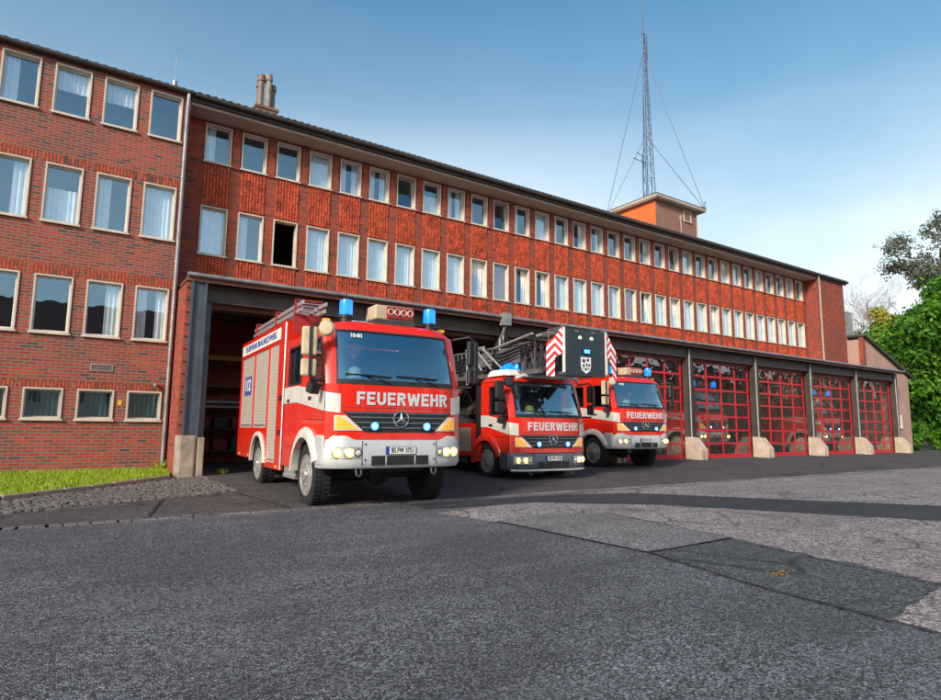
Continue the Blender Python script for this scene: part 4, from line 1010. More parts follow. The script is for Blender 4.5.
def mirrors(root, dz, left_beige=True):
    Z = lambda z: z + dz; mt = 'beige' if left_beige else 'black'
    for sg in (-1, 1):
        mb = MB(); u = sg * 1.55
        mb.tube([(sg * 1.22, .42, Z(3.02)), (sg * 1.45, .18, Z(3.06)), (sg * 1.56, .16, Z(2.98)), (u, .16, Z(2.2)), (sg * 1.50, .18, Z(2.12)), (sg * 1.24, .28, Z(2.12))], .022, 8)
        arm = mb.build('mirror_arm', 'black', root, smooth=40)
        mm = mt if sg < 0 else 'black'
        for (z0, z1, ry) in ((2.52, 3.0, 8), (2.18, 2.47, 8)):
            mb = MB(); mb.obox((u, .235, Z((z0 + z1) / 2)), .25, .10, z1 - z0, rz=sg * R(14)); o = mb.build('mirror', mm, root, bevel=.035)
            mb = MB(); mb.obox((u, .289, Z((z0 + z1) / 2)), .20, .006, z1 - z0 - .06, rz=sg * R(14)); mb.build('mirror_glass', 'mirror', o)
    mb = MB(); c = (-1.30, .16, Z(2.98)); mb.lathe([(0, -.05), (.10, -.045), (.135, -.01), (.14, .0), (.12, .02), (0, .022)], (0, 0, 0), 'y', 20)
    mb.v = [tuple(Vector(c) + Matrix.Rotation(R(-25), 3, 'Z') @ Vector(p)) for p in mb.v]; mb.build('round_mirror', mt, root, smooth=40)
    mb = MB(); mb.obox((-1.44, .30, Z(2.0)), .17, .15, .17, rz=R(20), rx=R(20)); mb.tube([(-1.26, .45, Z(2.06)), (-1.44, .30, Z(2.04))], .018, 6); mb.build('work_lamp', 'black', root, bevel=.02)

def helmet(label, loc, mat, psi):
    h = thing('fire_helmet', label, 'helmet', loc, psi)
    mb = MB(); mb.lathe([(.135, 0), (.142, .03), (.138, .09), (.118, .15), (.075, .19), (.0, .205)], (0, 0, 0), 'z', 20)
    mb.v = [(x * .86, y * 1.12, z) for x, y, z in mb.v]; mb.build('shell', mat, h, smooth=50)
    mb = MB(); mb.lathe([(.136, -.005), (.175, -.012), (.178, .0), (.14, .022)], (0, 0, 0), 'z', 20); mb.v = [(x * .86, y * 1.14, z) for x, y, z in mb.v]; mb.build('brim', mat, h, smooth=50)
    mb = MB(); mb.lathe([(.1425, .035), (.145, .04), (.145, .06), (.1415, .065)], (0, 0, 0), 'z', 20); mb.v = [(x * .865, y * 1.125, z) for x, y, z in mb.v]; mb.build('band', 'silver', h, smooth=50)
    return h

def make_engine(label, fleet, plate):
    r = thing('fire_engine', label, 'fire engine', group='red fire engines with roller shutters')
    cab = Cab(r, 0, 2.85, 1.23, .53, 'silver', fleet); cab.build()
    bumper(r, .70, 1.235, 'bumper', .07, plate, .955)
    mirrors(r, 0)
    WB = 1.23 + 3.88
    for v in (1.23, WB):
        for sg in (-1, 1): wheel(r, sg * 1.09, v, .53, .53, sg)
    mb = MB(); mb.box(-.45, -.35, .2, 7.3, .62, .88); mb.box(.35, .45, .2, 7.3, .62, .88); mb.box(-.6, .6, .3, 2.6, .62, 1.35)
    for v in (1.23, WB): mb.tube([(-1.0, v, .53), (1.0, v, .53)], .09, 10); mb.lathe([(0, v - .2), (.2, v - .12), (.22, v), (.2, v + .12), (0, v + .2)], (0.1, 0, .53), 'y', 14)
    mb.box(-.9, -.5, 2.2, 3.3, .5, .95); mb.tube([(-.7, .35, .8), (-.7, 2.1, .7)], .05, 8); mb.tube([(.75, .35, .75), (.75, 2.1, .72)], .05, 8); mb.box(-.95, .95, .25, .5, .78, 1.15)
    mb.box(-1.15, 1.15, 2.9, 7.3, .9, 1.0)
    mb.build('chassis', 'chassis', r)
    # entry steps under the cab
    for sg in (-1, 1):
        mb = MB(); mb.box(*sorted((sg * 1.22, sg * .9)), 2.0, 2.85, .40, .46); mb.box(*sorted((sg * 1.2, sg * 1.15)), 2.0, 2.85, .44, .66); mb.build('step', 'alu', r)
    # body
    b0, b1, zt = 3.0, 7.6, 3.50; mb = MB(); out = [(b0, .5), (b0, zt), (b1, zt), (b1, .62)] + [(WB + .66, .62)] + arc(WB, .53, .67, 8, 172, 14) + [(WB - .66, .5)]
    shut = [(3.62, 4.92, .62, 3.12), (5.00, 6.14, 1.30, 3.12), (6.22, 7.42, 1.30, 3.12)]
    shut[0] = (3.52, 4.36, .62, 3.12); shut[1] = (4.44, 5.85, 1.34, 3.12); shut[2] = (5.93, 7.42, 1.34, 3.12)
    holes = [[(a, c), (b, c), (b, d), (a, d)] for a, b, c, d in shut]
    for sg in (-1, 1): mb.plate(out, holes, lambda a, b, d: (sg * (1.25 - d), a, b), .05)
    mb.box(-1.2, 1.2, b0, b0 + .05, .9, zt - .002); mb.box(-1.2, 1.2, b1 - .05, b1, .7, zt - .002); mb.box(-1.25, 1.25, b0, b1, zt, zt + .04)
    body = mb.build('body', 'red', r, bevel=.012)
    for sg in (-1, 1):
        for a, b, c, d in shut:
            q = MB(); q.box(sg * 1.215 - .012, sg * 1.215 + .012, a, b, c, d); s_ = q.build('roller_shutter', 'shutter', r)
            q = MB(); q.tube([(sg * 1.25, a + .15, c + .07), (sg * 1.25, b - .15, c + .07)], .014, 6); q.build('shutter_bar', 'alu', s_)
        q = MB(); q.box(sg * 1.252 - .004, sg * 1.252 + .004, b0 + .42, b1 - .12, 3.20, 3.45); q.build('letter_band', 'white', r)
        q = MB(); f = WB; q.loft([[(sg * x_, f + rr * math.cos(R(a)), .53 + rr * math.sin(R(a))) for x_, rr in ((1.22, .64), (1.29, .64), (1.29, .72), (1.22, .74))] for a in [4 + 172 * k / 16 for k in range(17)]]); q.build('wheel_arch', 'silver', r, smooth=40)
    text('band_lettering', 'FEUERWEHR BRAUNSCHWEIG', .21, 'bluetext', r, left_mtx(-1.259, (b0 + b1) / 2 + .12, 3.325), .006, .002, 1.16)
    q = MB(); q.box(-1.232, -1.228, 6.28, 7.1, 2.15, 2.62); q.build('emergency_sticker', 'bluetext', r)
    text('emergency_number', '112', .40, 'white', r, left_mtx(-1.236, 6.69, 2.385), .01, .002, 1.1)
    for sg in (-1, 1):
        for v in (3.3, 4.2, 6.1, 7.2):
            q = MB(); q.box(sg * 1.252 - .008, sg * 1.252 + .008, v, v + .11, .66 if v > 4 else .53, .71 if v > 4 else .58); q.build('side_marker', 'amber', r)
        q = MB()
        for v, z in ((3.12, 1.9), (3.12, 1.2)): q.box(sg * 1.254 - .008, sg * 1.254 + .008, v, v + .2, z, z + .10)
        for k in range(14): q.lathe([(.012, 1.250), (.012, 1.258), (0, 1.259)], (0, 3.10 + .0, 0), 'x', 6) if k == 0 else None
        q.build('body_latch', 'black', r)
        q = MB(); q.tube([(sg * 1.245, b0 + .012, .52), (sg * 1.245, b0 + .012, 3.5)], .022, 6); q.build('corner_trim', 'alu', r, smooth=40)
    # rear lamps
    q = MB()
    for sg in (-1, 1): q.box(sg * 1.05 - .12, sg * 1.05 + .12, b1 + .001, b1 + .03, .8, .92)
    q.build('tail_light', 'lampred', r)
    # roof gear
    for u in (-.82, .82): beacon(r, u, .62, 3.27, .33, .115)
    mb = MB(); mb.box(-.30, .46, .55, .95, 3.30, 3.57); lb = mb.build('light_box', 'beige', r, bevel=.03)
    mb = MB(); mb.box(-.08, .45, .52, .56, 3.33, 3.55); mb.build('lamp_panel', 'lampred', lb, bevel=.01)
    for k in range(4):
        u = -.01 + k * .128; mb = MB(); mb.lathe([(.062, .53), (.062, .505), (.05, .50), (.045, .52), (0, .525)], (u, 0, 3.45), 'y', 14); mb.build('round_lamp', 'clear', lb, smooth=40)
    mb = MB(); mb.box(-.3, .46, .5, 1.0, 3.20, 3.30); mb.build('box_base', 'steeldark', r)
    for k, (u0, z) in enumerate(((-1.16, 3.66), (-1.14, 3.80))):
        mb = MB(); u1 = u0 + .46
        for u in (u0, u1): mb.beam((u, 2.2, z), (u, 6.6, z), .035, .075)
        for j in range(15): mb.tube([(u0, 2.35 + j * .29, z), (u1, 2.35 + j * .29, z)], .014, 6)
        mb.build('roof_ladder', 'alu', r)
    for v in (2.6, 4.2, 6.2):
        mb = MB(); mb.box(-1.2, -.64, v, v + .05, 3.23 if v < 2.8 else 3.54, 3.62); mb.box(-1.2, -1.16, v, v + .05, 3.6, 3.92); mb.box(-.66, -.62, v, v + .05, 3.6, 3.92); mb.box(-1.2, -.62, v, v + .05, 3.90, 3.93)
        mb.build('ladder_rack', 'lampred', r)
    mb = MB(); mb.tube([(-.4, 3.4, 3.64), (-.4, 7.2, 3.64)], .075, 12); mb.tube([(-.2, 3.4, 3.62), (-.2, 7.2, 3.62)], .06, 12); mb.build('suction_hose', 'black', r, smooth=40)
    mb = MB(); mb.box(.3, 1.1, 3.6, 7.2, 3.54, 3.80); mb.build('roof_box', 'alu', r, bevel=.02)
    for sg in (-1, 1):
        mb = MB(); mb.obox((sg * 1.13, .75, 3.22), .12, .12, .06); mb.build('marker_lamp', 'amber', r, bevel=.015)
    mb = MB(); mb.tube([(-.55, 1.4, 3.2), (-.55, 1.4, 4.1)], .008, 5); mb.build('aerial', 'black', r)
    return r

ROAD = lambda y: gz(0, y)
T = R(-3.4)
e1 = make_engine('large red fire engine in front with a silver bumper, beige mirrors and a roof ladder', '10-81', 'BS FW 3751')
e1.location = (4.93, 9.36, -.158); e1.rotation_euler = (0, 0, T)
e3 = copy_tree(e1); e3['label'] = 'red fire engine with a silver bumper, standing right of the turntable ladder truck'
e3.location = (16.56, 13.90, -.075); e3.rotation_euler = (0, 0, R(-4.2)); e3.scale = (1, 1, .965)
e5 = copy_tree(e1); e5['label'] = 'red fire engine parked inside behind the second glazed door from the left'
e5.location = (25.9, 17.55, .004); e5.rotation_euler = (0, 0, R(0))
e7 = copy_tree(e1); e7['label'] = 'red fire engine parked inside behind the second glazed door from the right'
e7.location = (36.9, 17.5, .004); e7.rotation_euler = (0, 0, R(0))
def on_truck(t, u, v, z):
    p = Matrix.Rotation(t.rotation_euler.z, 3, 'Z') @ Vector((u, v, z * t.scale.z)); return tuple(Vector(t.location) + p)
helmet('cream fire helmet on the dashboard of the large front fire engine', on_truck(e1, -.70, .42, 2.205), 'helmet', T)
helmet('cream fire helmet on the dashboard of the fire engine farthest right', on_truck(e3, -.45, .42, 2.205), 'helmet', T)

# ------------------------------------------------------------------ turntable ladder truck
r = thing('ladder_truck', 'low red turntable ladder truck with a dark rescue basket above its cab', 'ladder truck', (10.97, 12.27, -.10), R(-2.6))
DZ = -.465
cab = Cab(r, DZ, 1.55, 1.28, .44, 'red', '', .42); cab.build()
bumper(r, .27, .71, 'bumperdark', .02, 'BS FW 3330', .515)
mirrors(r, DZ, False)
q = MB(); q.tube([(u, -.045 + .26 * (abs(u) / 1.25) ** 5, .262) for u in [-1.22 + 2.44 * k / 24 for k in range(25)]], .026, 8); q.build('bumper_lip', 'bumper', r, smooth=40)
for v in (1.28, 1.28 + 4.2):
    for sg in (-1, 1): wheel(r, sg * 1.08, v, .455, .455, sg)
mb = MB(); mb.box(-.45, -.35, .2, 8.8, .5, .75); mb.box(.35, .45, .2, 8.8, .5, .75); mb.box(-.9, .9, .25, 1.5, .4, 1.0)
for v in (1.28, 5.48): mb.tube([(-1, v, .455), (1, v, .455)], .08, 10)
mb.build('chassis', 'chassis', r)
mb = MB(); mb.box(-1.24, -.2, 1.58, 1.86, .75, 2.50); mb.box(-.2, 1.24, 1.58, 1.86, .75, 2.3); mb.build('equipment_locker', 'black', r, bevel=.02)
mb = MB(); out = [(1.9, .55), (1.9, 1.45), (9.0, 1.45), (9.0, .6), (6.1, .6)] + arc(5.48, .455, .6, 14, 166, 12) + [(4.9, .55)]
for sg in (-1, 1): mb.plate(out, [], lambda a, b, d: (sg * (1.25 - d), a, b), .05)
mb.box(-1.2, 1.2, 1.9, 9.0, 1.40, 1.448); mb.box(-1.2, 1.2, 8.95, 9.0, .7, 1.4); mb.build('body', 'red', r, bevel=.012)
for sg in (-1, 1):
    for a, b in ((2.1, 3.3), (3.4, 4.7), (6.3, 7.5), (7.6, 8.8)):
        q = MB(); q.box(sg * 1.252 - .006, sg * 1.252 + .006, a, b, .68, 1.34); q.build('roller_shutter', 'shutter', r)
# blue light bar with its cowl
mb = MB(); mb.loft([[(-1.16, v, z0), (-.28, v, z0), (-.28, v, z1), (-1.1, v, z1)] for v, z0, z1 in ((.38, 2.70, 2.76), (.55, 2.72, 2.88), (1.2, 2.72, 2.90), (1.4, 2.72, 2.86))]); bar = mb.build('light_bar', 'white', r, bevel=.02)
mb = MB(); mb.grid(lambda s, t, d: (-1.02 + .70 * s, .66 + .42 * t, 2.885 + .24 * (math.sin(PI * s) ** .45) * (math.sin(PI * t) ** .4)), 20, 12); mb.build('blue_dome', 'bluelens', bar, smooth=50)
mb = MB(); mb.box(-.76, -.60, .635, .70, 2.94, 3.04); mb.build('lamp', 'bluelamp', bar)
mb = MB(); mb.tube([(-.66, .85, 3.10), (-.66, .85, 3.16)], .04, 8); mb.build('marker_lamp', 'amber', bar)
beacon(r, .82, .8, 2.80, .25, .11)
# sun visor rail above the windscreen
mb = MB(); mb.tube([(-1.05, .22, 2.62), (-.9, .12, 2.70), (.9, .12, 2.70), (1.05, .22, 2.62)], .05, 10); mb.build('visor', 'bumper', r, smooth=40)
# turntable
mb = MB(); mb.lathe([(.9, 1.45), (.9, 1.62), (.7, 1.66), (.7, 1.8), (0, 1.8)], (0, 5.6, 0), 'z', 28)
for sg in (-1, 1): mb.plate([(4.9, 1.8), (6.3, 1.8), (6.9, 3.2), (6.5, 3.5), (5.9, 3.1), (5.2, 2.3)], [], lambda a, b, d: (sg * (.72 - d), a, b), .10)
mb.build('turntable', 'steeldark', r, smooth=40)
mb = MB(); mb.box(-1.25, -.8, 5.2, 6.1, 1.75, 2.1); mb.box(-1.25, -.85, 5.9, 6.05, 2.1, 2.7); mb.build('operator_seat', 'seat', r, bevel=.03)
for sg in (-1, 1):
    mb = MB(); mb.tube([(sg * .5, 5.0, 1.95), (sg * .5, 3.6, 2.68)], .09, 12); mb.tube([(sg * .5, 3.6, 2.68), (sg * .5, 3.0, 2.95)], .06, 12); mb.build('lift_ram', 'steel', r, smooth=40)
# ladder set: four nested sections of lattice
for k in range(4):
    w = .78 - k * .13; z0 = 2.78 + k * .045; h = .78 - k * .11; v0, v1 = -.55 - .10 * k, 6.7 - .35 * k
    mb = MB()
    for sg in (-1, 1):
        mb.beam((sg * w, v0, z0), (sg * w, v1, z0 + .06), .07, .11); mb.beam((sg * w, v0 + .5, z0 + h), (sg * w, v1, z0 + h + .06), .055)
        n = 14
        for j in range(n):
            a = v0 + .3 + (v1 - v0 - .4) * j / n; b = a + (v1 - v0 - .4) / n
            mb.beam((sg * w, a, z0 + .02), (sg * w, (a + b) / 2, z0 + h), .032); mb.beam((sg * w, (a + b) / 2, z0 + h), (sg * w, b, z0 + .02), .032)
            if k == 0 or j % 2 == 0: mb.beam((sg * w, a, z0), (sg * w, a, z0 + h), .04)
    n = 22
    for j in range(n): mb.tube([(-w, v0 + .2 + j * (v1 - v0 - .3) / n, z0 + .03), (w, v0 + .2 + j * (v1 - v0 - .3) / n, z0 + .03)], .020, 6)
    mb.build('ladder_section', 'steel' if k % 2 == 0 else 'steeldark', r)
mb = MB(); mb.box(-.86, -.80, .3, 1.3, 3.05, 3.5); mb.box(-.90, -.82, 1.6, 2.3, 3.05, 3.45); mb.build('ladder_locker', 'steel', r, bevel=.02)
mb = MB()
for a, b in (((-.95, 2.0, 3.6), (-.95, 1.0, 2.95)), ((-.95, 2.35, 3.6), (-.95, 1.5, 2.95)), ((-.95, 2.7, 3.6), (-.95, 2.0, 2.95)), ((-.95, 1.9, 3.62), (-.95, 2.9, 3.62)), ((-.9, 1.4, 3.55), (-.9, -.3, 3.75)), ((-.9, 2.9, 3.62), (-.9, 2.9, 2.6))): mb.tube([a, b], .035, 8)
mb.build('support_strut', 'alu', r, smooth=40)
mb = MB()
for j in range(4): mb.tube([(-.88 + .02 * j, -.4 + .1 * j, 3.55 - .09 * j), (-.9, 1.2, 3.35 - .10 * j), (-.86, 2.8, 3.45 - .12 * j), (-.80, 4.6, 3.2 - .08 * j)], .022, 6)
mb.build('cable_loom', 'black', r, smooth=40)
mb = MB(); mb.tube([(-.6, -.1, 3.72), (-.3, -.5, 3.85), (-.1, -1.0, 3.8)], .06, 10); mb.lathe([(.05, -.9), (.10, -.7), (.10, -.45), (.06, -.3)], (-.55, 0, 3.72), 'y', 12); mb.build('water_monitor', 'steel', r, smooth=40)
# rescue basket folded in front of the cab roof
mb = MB(); F0 = -1.28; cu = .02; hw = .66
mb.box(cu - hw, cu + hw, F0, F0 + .05, 2.63, 3.80); 
bk = mb.build('rescue_basket', 'navy', r, bevel=.01)
mb = MB()
mb.box(cu - hw, cu + hw, F0 + .06, -.62, 2.66, 2.72)
for u in (cu - hw, cu + hw):
    for v in (F0 + .03, -.65): mb.tube([(u, v, 2.66), (u, v, 3.84)], .025, 8)
    for z in (3.2, 3.82): mb.tube([(u, F0 + .03, z), (u, -.65, z)], .022, 8)
mb.tube([(cu - hw, -.65, 3.82), (cu + hw, -.65, 3.82)], .022, 8); mb.tube([(cu - hw, -.65, 3.2), (cu + hw, -.65, 3.2)], .022, 8)
mb.build('basket_rail', 'steel', bk, smooth=40)
mb = MB(); mb.box(cu - hw - .045, cu - hw - .005, F0 - .012, F0 + .05, 2.70, 3.80); mb.box(cu + hw + .005, cu + hw + .045, F0 - .012, F0 + .05, 2.70, 3.80); mb.build('basket_edge', 'white', bk)
for sg in (-1, 1):                       # chevron warning boards flaring back from the basket
    mb = MB(); u0 = cu + sg * (hw + .06); u1 = cu + sg * (hw + .40); n = 6
    pts = [(u0, F0 + .03), (u1, F0 + (.22 if sg < 0 else .02))]
    P = [(0, 3.17), (0, 3.84), (.35, 3.62), (1, 3.40), (1, 2.60), (.50, 2.58), (.48, 3.05)] if sg < 0 else [(0, 3.3), (0, 3.72), (.12, 3.78), (1, 3.32), (1, 2.55), (.62, 2.55), (.60, 2.95)]
    mb.plate(P, [], lambda a, b, d: (pts[0][0] + (pts[1][0] - pts[0][0]) * a, pts[0][1] + (pts[1][1] - pts[0][1]) * a + d, b), .02)
    me = mb.mesh('warning_board', ['chev']); uv = me.uv_layers[0].data
    for p in me.polygons:
        for li in p.loop_indices:
            c = me.vertices[me.loops[li].vertex_index].co; uv[li].uv = ((c.x - (u0 * .52 + u1 * .48)) * 1.0, c.z * .8 if True else 0)
    link('warning_board', me, bk)
mb = MB(); mb.box(cu - .1, cu + .1, F0 - .05, F0, 3.18, 3.30); fl = mb.build('flash_light', 'black', bk, bevel=.01)
mb = MB(); mb.box(cu - .085, cu + .085, F0 - .062, F0 - .05, 3.20, 3.285); mb.build('lens', 'bluelamp', fl)
for u in (-.19, .19):
    mb = MB(); mb.lathe([(.05, F0), (.05, F0 - .03), (0, F0 - .035)], (cu + u, 0, 3.58), 'y', 14); mb.build('basket_lamp', 'platewhite', bk, smooth=40)
for u in (-.3, .25):
    mb = MB(); mb.box(cu + u - .05, cu + u + .05, F0 - .04, F0 - .001, 3.70, 3.77); mb.build('basket_catch', 'steel', bk)
# crest: pale shield with dark lattice
mb = MB(); S = [(-.16, 3.10), (-.16, 2.86), (-.12, 2.76), (0, 2.69), (.12, 2.76), (.16, 2.86), (.16, 3.10)]
mb.plate([(cu + a, b) for a, b in S], [], lambda a, b, d: (a, F0 - .014 + d, b), .012); cr = mb.build('crest', 'platewhite', bk)
mb = MB()
for a, b, c, d in ((-.12, 3.05, -.03, 2.97), (.02, 3.07, .10, 3.0), (-.11, 2.93, -.05, 2.85), (0, 2.95, .05, 2.87), (.08, 2.94, .13, 2.87), (-.04, 2.83, .02, 2.77), (.05, 2.84, .09, 2.79), (-.1, 2.83, -.07, 2.79)): mb.box(cu + a, cu + c, F0 - .017, F0 - .0145, d, b)
mb.build('crest_figure', 'steeldark', cr)
ltr = r
helmet('yellow fire helmet on the dashboard of the turntable ladder truck', on_truck(ltr, -.45, .42, 1.74), 'helmety', R(-2.6))
# pink cloth pennant hanging inside the windscreen of the first engine
p = thing('pennant', 'pink red pennant hanging inside the windscreen of the front fire engine', 'pennant', on_truck(e1, -.72, .40, 2.62), T)
mb = MB(); mb.plate([(-.2, .14), (-.05, .17), (.2, .15), (.12, .08), (.08, -.02), (-.02, -.1), (-.1, -.02), (-.12, .09)], [], lambda a, b, d: (a, d + .015 * math.sin(a * 20), b), .012); mb.build('cloth', 'pennant', p)
mb = MB(); mb.tube([(-.2, .006, .15), (.2, .006, .16)], .008, 6); mb.tube([(0, .006, .16), (0, .10, .42)], .004, 5); mb.build('rod', 'black', p)
# ------------------------------------------------------------------ trees
from mathutils import noise as mnoise
def crown(mb, c, rad, n, size, seed, lumps=26, sparse=.0, shell=.55):
    r = random.Random(seed); c = Vector(c)
    L = []
    for k in range(lumps):
        d = Vector((r.gauss(0, 1), r.gauss(0, 1), r.gauss(0, 1))).normalized(); f = r.uniform(.45, .95)
        L.append((c + Vector((d.x * rad[0] * f, d.y * rad[1] * f, d.z * rad[2] * f)), r.uniform(.22, .42) * min(rad)))
    k = 0; tries = 0
    while k < n and tries < n * 4:
        tries += 1
        p0, lr = r.choice(L); d = Vector((r.gauss(0, 1), r.gauss(0, 1), r.gauss(0, .8))).normalized()
        p = p0 + d * lr * (shell + (1 - shell) * r.random()) * r.uniform(.8, 1.15)
        if mnoise.noise(p * .9) < sparse - .35: continue
        k += 1
        nrm = (d + Vector((r.gauss(0, .5), r.gauss(0, .5), r.gauss(.3, .5)))).normalized()
        a = nrm.orthogonal().normalized(); a = (Matrix.Rotation(r.random() * 6.28, 3, nrm) @ a); b = nrm.cross(a); s = size * r.uniform(.6, 1.3)
        mb.poly([p - a * s, p - b * s * .5 + nrm * s * .15, p + a * s, p + b * s * .5 + nrm * s * .1])
def limbs(mb, base, top, r0, seed, spread, levels=3, n0=9, up=.5):
    r = random.Random(seed); base, top = Vector(base), Vector(top)
    ax = [base + (top - base) * t + Vector((r.gauss(0, .15), r.gauss(0, .15), 0)) * (t * 2) for t in (0, .25, .5, .75, 1)]; ax[0] = base
    mb.tube(ax, r0, 8, 0, r0 * .25)
    def br(p, d, L, rr, lv):
        q = [p]; dd = d.copy()
        for k in range(3):
            dd = (dd + Vector((r.gauss(0, .22), r.gauss(0, .22), r.gauss(.08, .18)))).normalized(); q.append(q[-1] + dd * L / 3)
        mb.tube(q, rr, 5, 0, rr * .35, caps=False)
        if lv:
            for k in range(4):
                t = r.randrange(1, 4); e = (dd + Vector((r.gauss(0, .7), r.gauss(0, .7), r.gauss(.15, .5)))).normalized(); br(q[t], e, L * r.uniform(.45, .7), rr * .5, lv - 1)
    for k in range(n0):
        t = .35 + .62 * k / n0; p = base + (top - base) * t; a = k * 2.4 + r.random()
        br(p, Vector((math.cos(a), math.sin(a), up + r.random() * .5)).normalized(), spread * (1.15 - t * .6), r0 * .35 * (1.2 - t), levels)
def tree(name, label, base, h, rad, n, size, seed, leaf, cz=None, group=None, sparse=0., lumps=26, levels=1, shell=.55):
    t = thing(name, label, 'tree', base, 0, group)
    mb = MB(); limbs(mb, (0, 0, -.1), (0, 0, h * .8), .02 * h + .08, seed, rad[0] * .95, levels); mb.build('trunk', 'bark', t, smooth=60, recalc=False)
    if n:
        mb = MB(); crown(mb, (0, 0, cz or h - rad[2]), rad, n, size, seed + 1, lumps, sparse, shell); mb.build('crown', leaf, t, recalc=False)
    return t
tree('leafy_tree', 'dense bright green tree beside the pink annex at the right edge', (59.2, 19.2, 0), 14.4, (5.0, 5.0, 6.6), 30000, .24, 11, 'leaf', 7.4, lumps=60)
tree('leafy_tree', 'bushy green tree behind the annex roof, half hidden by the bright green tree', (73.5, 25.5, 0), 14.0, (5.2, 5.2, 6.0), 14000, .30, 12, 'leaf', 6.6, lumps=44)
tree('leafy_tree', 'tall thin tree with open dusky foliage rising above the green trees', (81.5, 26, 0), 27.5, (5.2, 5.2, 6.5), 8200, .19, 13, 'leafd', 21, sparse=.30, lumps=40, levels=2, shell=.2)
tree('leafy_tree', 'small yellowish green tree between bare tree and bright green tree', (73.0, 29.0, 0), 14.6, (3.2, 3.2, 4.6), 7000, .26, 14, 'leafy', 10, lumps=30)
t = thing('bare_tree', 'bare pinkish brown tree with fine twigs behind the annex roof', 'tree', (84, 35, 0))
mb = MB(); limbs(mb, (0, 0, 0), (.5, 0, 17.5), .34, 21, 6.6, 4, 16, .75); mb.build('trunk', 'twig', t, smooth=60, recalc=False)
# weeds at the pier foot and in the mouth of the left bay
for k, (x, y, h, n) in enumerate(((2.42, 17.75, .34, 60), (2.2, 16.4, .2, 40), (3.75, 16.8, .16, 30))):
    wd = thing('weed', ['tall tuft of weeds at the foot of the drainpipe', 'low weed tuft at the lawn corner by the concrete plinth', 'small weed growing in the mouth of the left bay'][k], 'weed', (x, y, gz(x, y)), 0, 'weeds round the left pier'); mb = MB()
    for j in range(n):
        a = rnd.random() * 6.28; r_ = rnd.random() * .12; l = h * rnd.uniform(.5, 1.1); b = a + rnd.uniform(-.6, .6); w_ = .012; e = l * rnd.uniform(.2, .7)
        p = Vector((math.cos(a) * r_, math.sin(a) * r_, .0)); q = p + Vector((math.cos(b) * e, math.sin(b) * e, l)); sd_ = Vector((-math.sin(b), math.cos(b), 0)) * w_; m_ = (p + q) / 2 + Vector((0, 0, l * .15))
        mb.poly([p - sd_ * .5, p + sd_ * .5, m_ + sd_, m_ - sd_]); mb.poly([m_ - sd_, m_ + sd_, q])
    mb.build('blades', 'blade', wd, recalc=False)
# low shrubs at the foot of the annex
for k, (x, y, rr) in enumerate(((49.3, 18.2, 1.0), (51.6, 19.2, 1.5), (54.2, 17.8, 1.3))):
    s = thing('shrub', ['low round shrub against the corner of the pink annex', 'wide shrub between the annex corner and bright green tree', 'dark shrub under the bright green tree'][k], 'shrub', (x, y, 0), 0, 'shrubs by the annex')
    mb = MB(); crown(mb, (0, 0, rr * .7), (rr, rr, rr * .8), 2600, .12, 40 + k, 22); mb.build('foliage', 'leaf', s, recalc=False)
    mb = MB(); limbs(mb, (0, 0, -.05), (0, 0, rr), .04, 50 + k, rr * .7, 1, 6); mb.build('stem', 'bark', s, recalc=False)
# across the street, behind the camera: what the panes and windscreens mirror
def house(label, x0, x1, y0, y1, h, z0, seed):
    b = thing('town_house', label, 'house', ((x0 + x1) / 2, y1, z0)); r = random.Random(seed)
    mb = MB(); mb.box(x0, x1, y0, y1, z0, z0 + h); mb.build('wall', 'opp', b, w=True)
    mb = MB(); ym = (y0 + y1) / 2; mb.plate([(y0 - .5, z0 + h), (y1 + .5, z0 + h), (ym, z0 + h + 4.2)], [], lambda a, c, d: (x0 - .4 + d, a, c), x1 - x0 + .8); mb.build('roof', 'opproof', b, w=True)
    x = x0 + 1.2
    while x < x1 - 1.8:
        for z in range(3):
            q = MB(); q.box(x, x + 1.1, y1 - .002, y1 + .06, z0 + 1 + z * 3.1, z0 + 2.7 + z * 3.1); q.build('window', 'cabin', b, w=True)
        x += 3.0
house('pale plastered town house across the street from the office wing', -9, 9, -40, -29, 10, -1.0, 1)
house('long pale plastered house across the street from the glazed doors', 62, 112, -38, -27, 10, -1.0, 2)
house('far pale house down the street beyond the long one', 119, 175, -38, -27, 12, -1.0, 3)
for k, (x, y, h) in enumerate(((13, -26, 13), (19, -29, 15), (-13, -27, 12), (30, -27, 13), (48, -26, 12))):
    tree('street_tree', ['round street tree at the corner of the house across the street', 'tallest street tree across the street', 'street tree left of the house across the street', 'street tree halfway along the far pavement', 'street tree next to the long house across the street'][k], (x, y, -1), h, (4.2, 4.2, 4.4), 2200, .55, 60 + k, 'leaf', group='trees across the street')

# ------------------------------------------------------------------ camera, light, sky
cam = bpy.data.objects.new('camera', bpy.data.cameras.new('camera')); C.objects.link(cam); sc.camera = cam
yaw, pitch, roll = R(34.15), R(7.33), R(.55)
F_ = Vector((math.sin(yaw) * math.cos(pitch), math.cos(yaw) * math.cos(pitch), math.sin(pitch)))
Rv = Vector((math.cos(yaw), -math.sin(yaw), 0)); Uv = Rv.cross(F_)
R2 = math.cos(roll) * Rv + math.sin(roll) * Uv; U2 = math.cos(roll) * Uv - math.sin(roll) * Rv
cam.matrix_world = Matrix(((R2.x, U2.x, -F_.x, 0), (R2.y, U2.y, -F_.y, 0), (R2.z, U2.z, -F_.z, 1.2), (0, 0, 0, 1)))
cam.data.sensor_width = 36; cam.data.lens = 36 * 614.17 / 941; cam.data.clip_start = .05; cam.data.clip_end = 2000

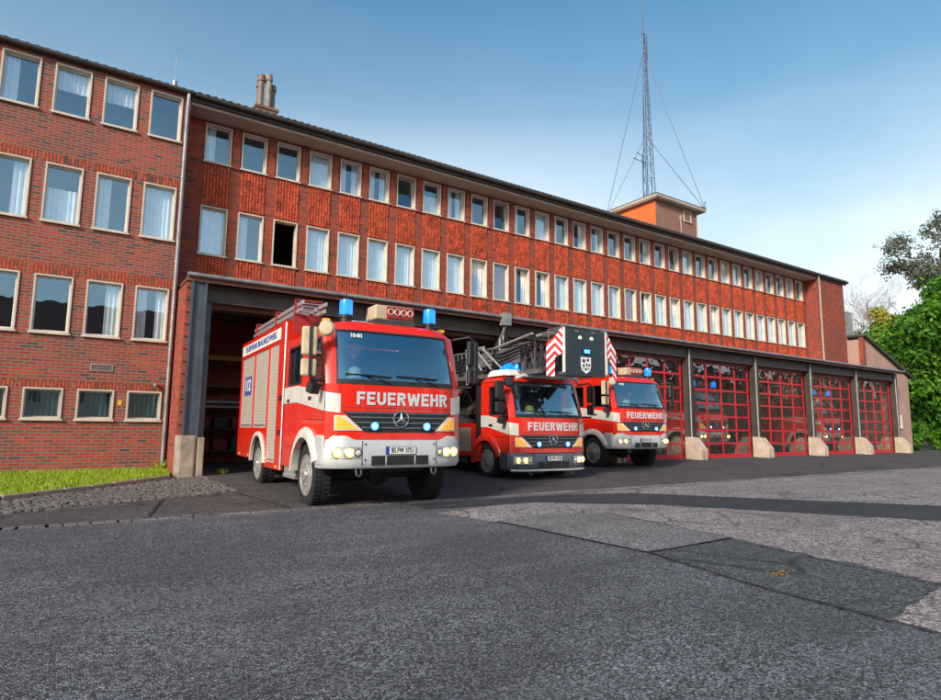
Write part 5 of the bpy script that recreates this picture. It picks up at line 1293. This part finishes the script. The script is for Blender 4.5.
SUN_AZ, SUN_EL = R(-118), R(27)           # azimuth from +y towards +x; sun stands left and a little behind the camera
sd = Vector((math.sin(SUN_AZ) * math.cos(SUN_EL), math.cos(SUN_AZ) * math.cos(SUN_EL), math.sin(SUN_EL)))
sun = bpy.data.objects.new('sun', bpy.data.lights.new('sun', 'SUN')); C.objects.link(sun)
sun.rotation_euler = sd.to_track_quat('Z', 'Y').to_euler(); sun.data.energy = 3.0; sun.data.angle = R(9); sun.data.color = (1, .92, .83)
w = bpy.data.worlds.new('World'); sc.world = w; w.use_nodes = True; nt = w.node_tree
bg = nt.nodes['Background']; sky = nt.nodes.new('ShaderNodeTexSky'); sky.sky_type = 'NISHITA'; sky.sun_disc = False
sky.sun_elevation = SUN_EL; sky.sun_rotation = SUN_AZ; sky.air_density = 1.3; sky.dust_density = 2.2; sky.ozone_density = 1.6; sky.altitude = 0
tc = nt.nodes.new('ShaderNodeTexCoord'); sx = nt.nodes.new('ShaderNodeSeparateXYZ'); nt.links.new(tc.outputs['Generated'], sx.inputs[0])
hz = nt.nodes.new('ShaderNodeValToRGB'); nt.links.new(sx.outputs[2], hz.inputs[0]); e = hz.color_ramp.elements      # pale haze towards the horizon
e[0].position = .0; e[0].color = (1, 1, 1, 1); e[1].position = .66; e[1].color = (0, 0, 0, 1)
for p_, v_ in ((.22, .97), (.34, .55), (.47, .14)): q_ = e.new(p_); q_.color = (v_, v_, v_, 1)
mp = nt.nodes.new('ShaderNodeMapping'); mp.inputs['Scale'].default_value = (1, 1, 2.2); nt.links.new(tc.outputs['Generated'], mp.inputs[0])
cn = nt.nodes.new('ShaderNodeTexNoise'); cn.inputs['Scale'].default_value = 1.7; cn.inputs['Detail'].default_value = 5; nt.links.new(mp.outputs[0], cn.inputs['Vector'])
cr_ = nt.nodes.new('ShaderNodeMapRange'); cr_.inputs[1].default_value = .3; cr_.inputs[2].default_value = .72; cr_.inputs[3].default_value = .55; cr_.inputs[4].default_value = 1.35; nt.links.new(cn.outputs['Fac'], cr_.inputs[0])
ml = nt.nodes.new('ShaderNodeMath'); ml.operation = 'MULTIPLY'; ml.use_clamp = True; nt.links.new(hz.outputs[0], ml.inputs[0]); nt.links.new(cr_.outputs[0], ml.inputs[1])
sat = nt.nodes.new('ShaderNodeHueSaturation'); sat.inputs['Saturation'].default_value = 1.38; sat.inputs['Hue'].default_value = .487; sat.inputs['Value'].default_value = .84; nt.links.new(sky.outputs[0], sat.inputs['Color'])
mxs = nt.nodes.new('ShaderNodeMix'); mxs.data_type = 'RGBA'; nt.links.new(ml.outputs[0], mxs.inputs[0]); nt.links.new(sat.outputs[0], mxs.inputs[6]); mxs.inputs[7].default_value = (5.7, 5.95, 6.2, 1)
nt.links.new(mxs.outputs[2], bg.inputs[0]); bg.inputs[1].default_value = .135
vs = sc.view_settings; vs.view_transform = 'Standard'; vs.look = 'None'; vs.gamma = 1; vs.use_curve_mapping = False; vs.exposure = .6
sc.cycles.max_bounces = 8; sc.cycles.transparent_max_bounces = 16; sc.cycles.sample_clamp_indirect = 6
